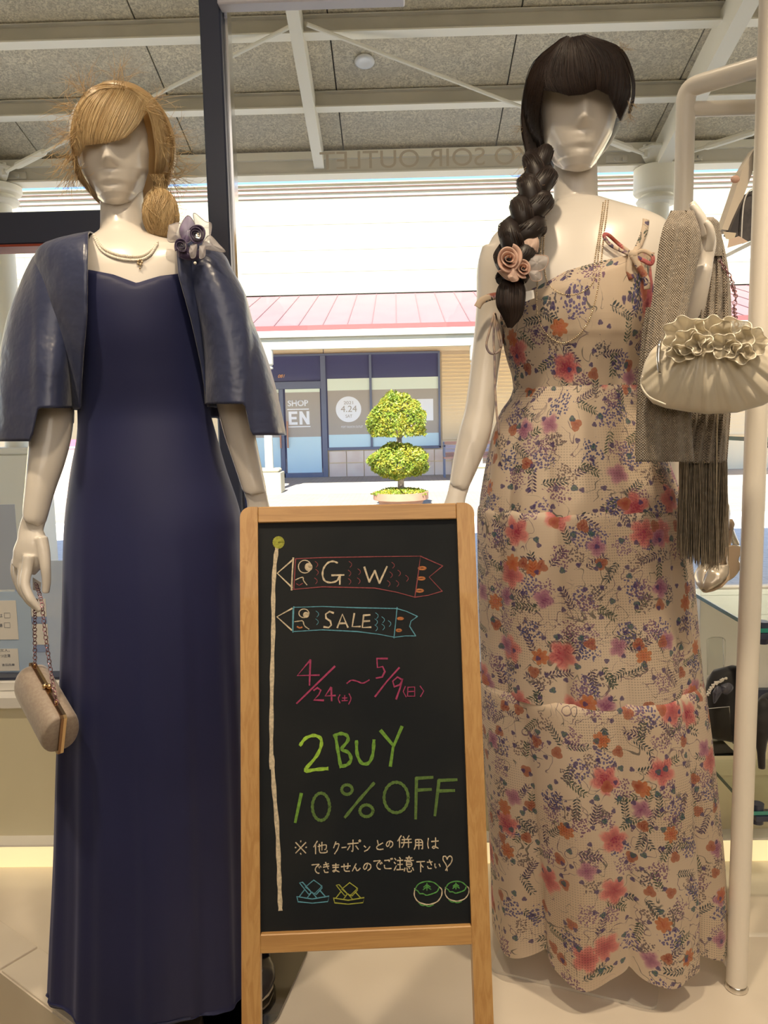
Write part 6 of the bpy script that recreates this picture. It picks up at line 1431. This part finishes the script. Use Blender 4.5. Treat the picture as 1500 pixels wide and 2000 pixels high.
# silver shoe on shelf 0 and companions
M_silver = mat('champagne_leather', (.72, .64, .54), .25, metal=.55); M_insole = mat('insole_tan', (.62, .47, .33), .6); M_suede = mat('black_suede', (.020, .017, .017), .7, sheen=.4); M_whl = mat('white_leather', (.86, .80, .74), .35)
x0, y0, z0 = shelves[0]
o_ = P(1420, 1135, 1.78); o_[2] = z0+.001; s1 = thing('court_shoe', 'champagne metallic high heeled shoe displayed on its heel behind the rack post, middle shelf', 'shoe', o_)
d1 = P(1432, 985, 1.76)-P(1392, 1135, 1.80)
def open_shoe(base, tip, W, m_up, m_in, parent, side=(1, 0, 0), heel_dir=None):
    """shoe stood up: base = toe end, tip = heel end"""
    base = np.array(base); tip = np.array(tip); ax_ = tip-base; L = np.linalg.norm(ax_); ax_ /= L; s2 = np.array(side, float); s2 -= ax_*(s2@ax_); s2 /= np.linalg.norm(s2); nn2 = np.cross(ax_, s2)
    if nn2[1] > 0: nn2 = -nn2
    S_ = np.linspace(0, 1, 36); G = []; So = []
    wd = np.interp(S_, [0, .05, .15, .35, .6, .85, .96, 1], [.2, .6, .92, 1, .72, .78, .55, .2])*W; arc = .045*np.sin(S_*math.pi)*-1; ht_ = np.interp(S_, [0, .1, .3, .42, .6, .85, 1], [.01, .032, .04, .03, .02, .05, .045])
    for i, q_ in enumerate(S_):
        c_ = base+ax_*q_*L+nn2*arc[i]*.6; So.append([c_-s2*wd[i]-nn2*.002, c_+s2*wd[i]-nn2*.002, c_+s2*wd[i]+nn2*.002, c_-s2*wd[i]+nn2*.002])
        op = 0 if .4 < q_ else 1.4
        a = np.linspace(math.pi/2+1.57-op*.0 if False else -op, math.pi+op, 17)+math.pi; G.append([c_+s2*math.cos(g)*wd[i]-nn2*(-ht_[i]*(.5 if op else 1)*(1+math.sin(g)) if math.sin(g) < 0 or op else -ht_[i]) for g in a])
    MB().loft(So).build('sole', m_in, parent, True, 40); u_ = MB().loft(G, caps=False, closed=False).build('upper', m_up, parent, True); sd = u_.modifiers.new('thick', 'SOLIDIFY'); sd.thickness = .0025
    return ax_, nn2, s2, L
pump(P(1440, 1060, 1.80), (-.55, -.45, -.55), .17, .075, .036, M_silver, M_insole, s1)
s1b = thing('court_shoe', 'tan soled champagne shoe lying on its side on the middle glass shelf', 'shoe', P(1410, 1120, 1.72))
A_ = catmull([(1376, 1128), (1386, 1141), (1410, 1138), (1432, 1128), (1446, 1108), (1442, 1092), (1450, 1072), (1430, 1066), (1414, 1076), (1408, 1100), (1390, 1112), (1376, 1128)], 4)[:-1]
MB().prism([P(x, y, 1.74-.10*(1140-y)/80*.3) for x, y in A_], (0, .006, 0)).build('sole', M_insole, s1b)
MB().loft([[P(1408+(x-1408)*k_, 1112+(y-1112)*k_, 1.747+dy_) for x, y in A_] for k_, dy_ in ((1.0, 0), (1.04, .012), (.95, .035), (.6, .05), (.1, .052))]).build('upper', M_silver, s1b, True)
o_ = np.array([x0+.055, y0+.03, z0+.001]); s2_ = thing('court_shoe', 'white leather shoe at the right edge of the middle glass shelf', 'shoe', o_); pump(o_, (.9, .3, 0), .2, .06, .036, M_whl, M_insole, s2_)
# lower shelf: black suede pumps with pearl bow
x0, y0, z0 = shelves[1]
bs = thing('court_shoe', 'black suede shoe with pearls and a grey satin bow on the lower glass shelf', 'shoe', P(1420, 1400, 1.74))
G = []
for (py, xl, xr, dep) in ((1302, 1424, 1444, .010), (1312, 1392, 1452, .022), (1330, 1381, 1458, .030), (1355, 1379, 1462, .034), (1385, 1384, 1462, .036), (1405, 1380, 1463, .038), (1425, 1375, 1463, .040), (1436, 1380, 1462, .036), (1441, 1398, 1458, .028)):
    a, b_ = P(xl, py, 1.76), P(xr, py, 1.76); c_ = (a+b_)/2; A2 = (b_-a)/2; G.append([c_+A2*math.cos(g)*(1+.05*math.sin(5*g+py*.1))+np.array([0, -1, 0])*dep*math.sin(g)*(1+.12*math.sin(4*g+py)) for g in np.linspace(0, 2*np.pi, 40, endpoint=False)])
MB().loft(G).build('upper', M_suede, bs, True); MB().cyl(P(1440, 1430, 1.76), P(1438, 1452, 1.76), .009, 12).build('heel', M_suede, bs, True)
mb_ = MB(); pp = catmull([(1383, 1357), (1388, 1345), (1398, 1335), (1408, 1329), (1419, 1325)], 6)
for i, q_ in enumerate(pp): 
    for j in range(2): mb_.sph(P(q_[0]+rng.normal()*1.5, q_[1]+rng.normal()*1.5, 1.715), .0024, 7, 5)
mb_.build('pearl_trim', M_pearl, bs, True, label='band of small pearls')
M_bow = mat('grey_satin', (.10, .10, .13), .3, sheen=.3)
for L in ([(1392, 1352), (1400, 1340), (1412, 1346), (1404, 1362), (1394, 1374)], [(1408, 1338), (1424, 1334), (1432, 1344), (1420, 1356), (1408, 1350)]): petal(L, 1.714, .008, M_bow, bs, 'bow_loop')
ar = thing('acrylic_stand', 'clear acrylic display stand holding the black suede shoe on the lower shelf', 'stand', P(1410, 1450, 1.70))
A_ = [(1383, 1384), (1425, 1380), (1429, 1435), (1440, 1470), (1385, 1473), (1378, 1435)]
MB().prism([P(x, y, 1.69) for x, y in A_], (0, .003, 0)).build('plate', M_acrylic, ar); MB().tube([P(x, y, 1.69) for x, y in ((1378, 1435), (1383, 1384), (1425, 1380))], .0007, 5).build('bright_edge', M_white, ar)
MB().bb(P(1383, 1470, 1.69)[0], P(1440, 1470, 1.69)[0], 1.69, 1.80, P(1410, 1473, 1.69)[2]-.004, P(1410, 1473, 1.69)[2]-.001).build('foot', M_acrylic, ar)
bs2 = thing('court_shoe', 'black suede high heeled shoe at the right edge of the lower glass shelf', 'shoe', P(1490, 1500, 1.70))
MB().tube(catmull([P(1492, 1364, 1.70), P(1490, 1390, 1.69), P(1489, 1420, 1.685), P(1487, 1440, 1.68), P(1487, 1470, 1.68), P(1488, 1500, 1.68)], 6), np.interp(np.linspace(0, 1, 31), [0, .1, .3, .5, .62, .8, 1], [.006, .018, .026, .024, .014, .009, .0075]), 18).build('heel', M_suede, bs2, True)
MB().tube(catmull([P(1500, 1372, 1.70), P(1530, 1400, 1.72), P(1560, 1450, 1.74)], 8), .026, 18).build('upper', M_suede, bs2, True)
# acrylic riser and top shelf shoe
rs = thing('acrylic_riser', 'clear acrylic bridge stand in front of the white panel, below the middle shelf', 'stand', P(1400, 1318, 1.85))
MB().tube(catmull([P(1382, 1318, 1.85), P(1381, 1262, 1.85), P(1384, 1247, 1.85), P(1412, 1246, 1.85), P(1417, 1262, 1.85), P(1414, 1318, 1.85)], 6), .0012, 6).prism([P(1382, 1318, 1.851), P(1384, 1247, 1.851), P(1412, 1246, 1.851), P(1414, 1318, 1.851)], (0, .002, 0)).build('plate', M_acrylic, rs)
x0, y0, z0 = shelves[3]
hs = thing('court_shoe', 'dark patterned shoe with a champagne strap on the top glass shelf', 'shoe', P(1450, 400, 1.72))
A_ = [(1410, 448), (1425, 450), (1452, 385), (1470, 335), (1500, 300), (1500, 282), (1475, 288), (1450, 330), (1432, 385)]
MB().prism([P(x, y, 1.74) for x, y in A_], (0, .035, 0)).build('sole', M_sole1, hs, False)
A_ = [(1424, 455), (1440, 462), (1462, 470), (1505, 455), (1505, 365), (1480, 366), (1462, 375), (1450, 395), (1436, 425)]
MB().prism([P(x, y, 1.725) for x, y in A_], (0, .03, 0)).build('upper', mat('grey_brocade', (.10, .09, .09), .5, noise=(40, (.05, .045, .05))), hs)
MB().tube(catmull([P(1448, 468, 1.715), P(1450, 425, 1.715), P(1454, 392, 1.715), P(1464, 372, 1.715), P(1482, 366, 1.715)], 6), .0014, 8).build('piping', M_white, hs, True)
MB().sph(P(1436, 350, 1.73), (.010, .006, .008), 10, 8).build('ornament', M_peach, hs, True)
for i, (L, lab) in enumerate((([(1412, 452), (1438, 455), (1433, 470), (1418, 466)], 'plain beige price card leaning at the back of the top glass shelf'), ([(1421, 484), (1424, 468), (1443, 461), (1462, 472)], 'pinkish price card lying at the front of the top glass shelf'))):
    pc_ = thing('price_card', lab, 'card', P(L[0][0], L[0][1], 1.71)); MB().prism([P(x, y, 1.71-i*.01) for x, y in L], (0, .001, 0)).build('card', mat('card_%d' % i, ((.70, .60, .46), (.70, .54, .44))[i], .6), pc_)

# ------------------------------------------------------------------ blue poster panels on the glass at the left
M_pb = mat('poster_sky', (.46, .60, .80), .5); M_pc = mat('poster_card', (.82, .80, .76), .6); M_ink = mat('poster_ink', (.15, .17, .22), .6)
Yq2 = YG-.02
ps = thing('window_poster', 'pale blue poster with white text cards on the window, left edge', 'poster', P(20, 1200, Yq2))
def pan(x0_, x1_, y0_, y1_, d, m, nm, par=ps):
    a, b_ = P(x0_, y1_, Yq2), P(x1_, y0_, Yq2); return MB().bb(a[0], b_[0], Yq2-d-.001, Yq2-d, a[2], b_[2]).build(nm, m, par)
pan(-90, 58, 1155, 1322, .001, M_pb, 'sheet'); pan(-90, 29, 985, 1153, .001, mat('poster_slate', (.40, .47, .60), .5), 'upper_sheet')
pan(-90, 32, 1172, 1250, .003, M_pc, 'text_card'); pan(-90, 36, 1266, 1311, .003, M_pc, 'text_card')
for i, (px, py, s_) in enumerate(((-2, 1202, 'は'), (-2, 1221, '語'))): text(s_, 'lettering', M_ink, ps, P(px, py+4, Yq2-.0045), (1, 0, 0), (0, 0, 1), .010, thick=.0004)
for py in (1202, 1221):
    a = P(14, py, Yq2-.0045); MB().tube([a+np.array([x, 0, z]) for x, z in ((-.008, -.007), (.008, -.007), (.008, .007), (-.008, .007), (-.008, -.007))], .0005, 4).build('tick_box', M_ink, ps)
text('文人、', 'lettering', M_ink, ps, P(0, 1273, Yq2-.0045), (1, 0, 0), (0, 0, 1), .008, width=.028, thick=.0004)
text('つ注清', 'lettering', M_ink, ps, P(1, 1284, Yq2-.0045), (1, 0, 0), (0, 0, 1), .009, width=.028, thick=.0004)
text('吉田兵庫', 'lettering', M_ink, ps, P(4, 1301, Yq2-.0045), (1, 0, 0), (0, 0, 1), .007, width=.036, thick=.0004)
ps2 = thing('window_leaflet', 'pale patterned leaflet on the window between the clutch chain and navy dress', 'leaflet', P(90, 1200, Yq2))
pan(42, 128, 1095, 1330, -.004, mat('leaflet_blue', (.58, .68, .86), .5, noise=(8, (.50, .62, .84))), 'sheet', ps2)
for (a, b_, c_, d_, m_) in ((46, 88, 1170, 1205, M_pc), (48, 90, 1206, 1218, mat('leaflet_band', (.30, .40, .66), .5)), (48, 92, 1219, 1260, M_pc), (50, 92, 1261, 1274, MATS['leaflet_band'])): pan(a, b_, c_, d_, -.0025, m_, 'text_block', ps2)
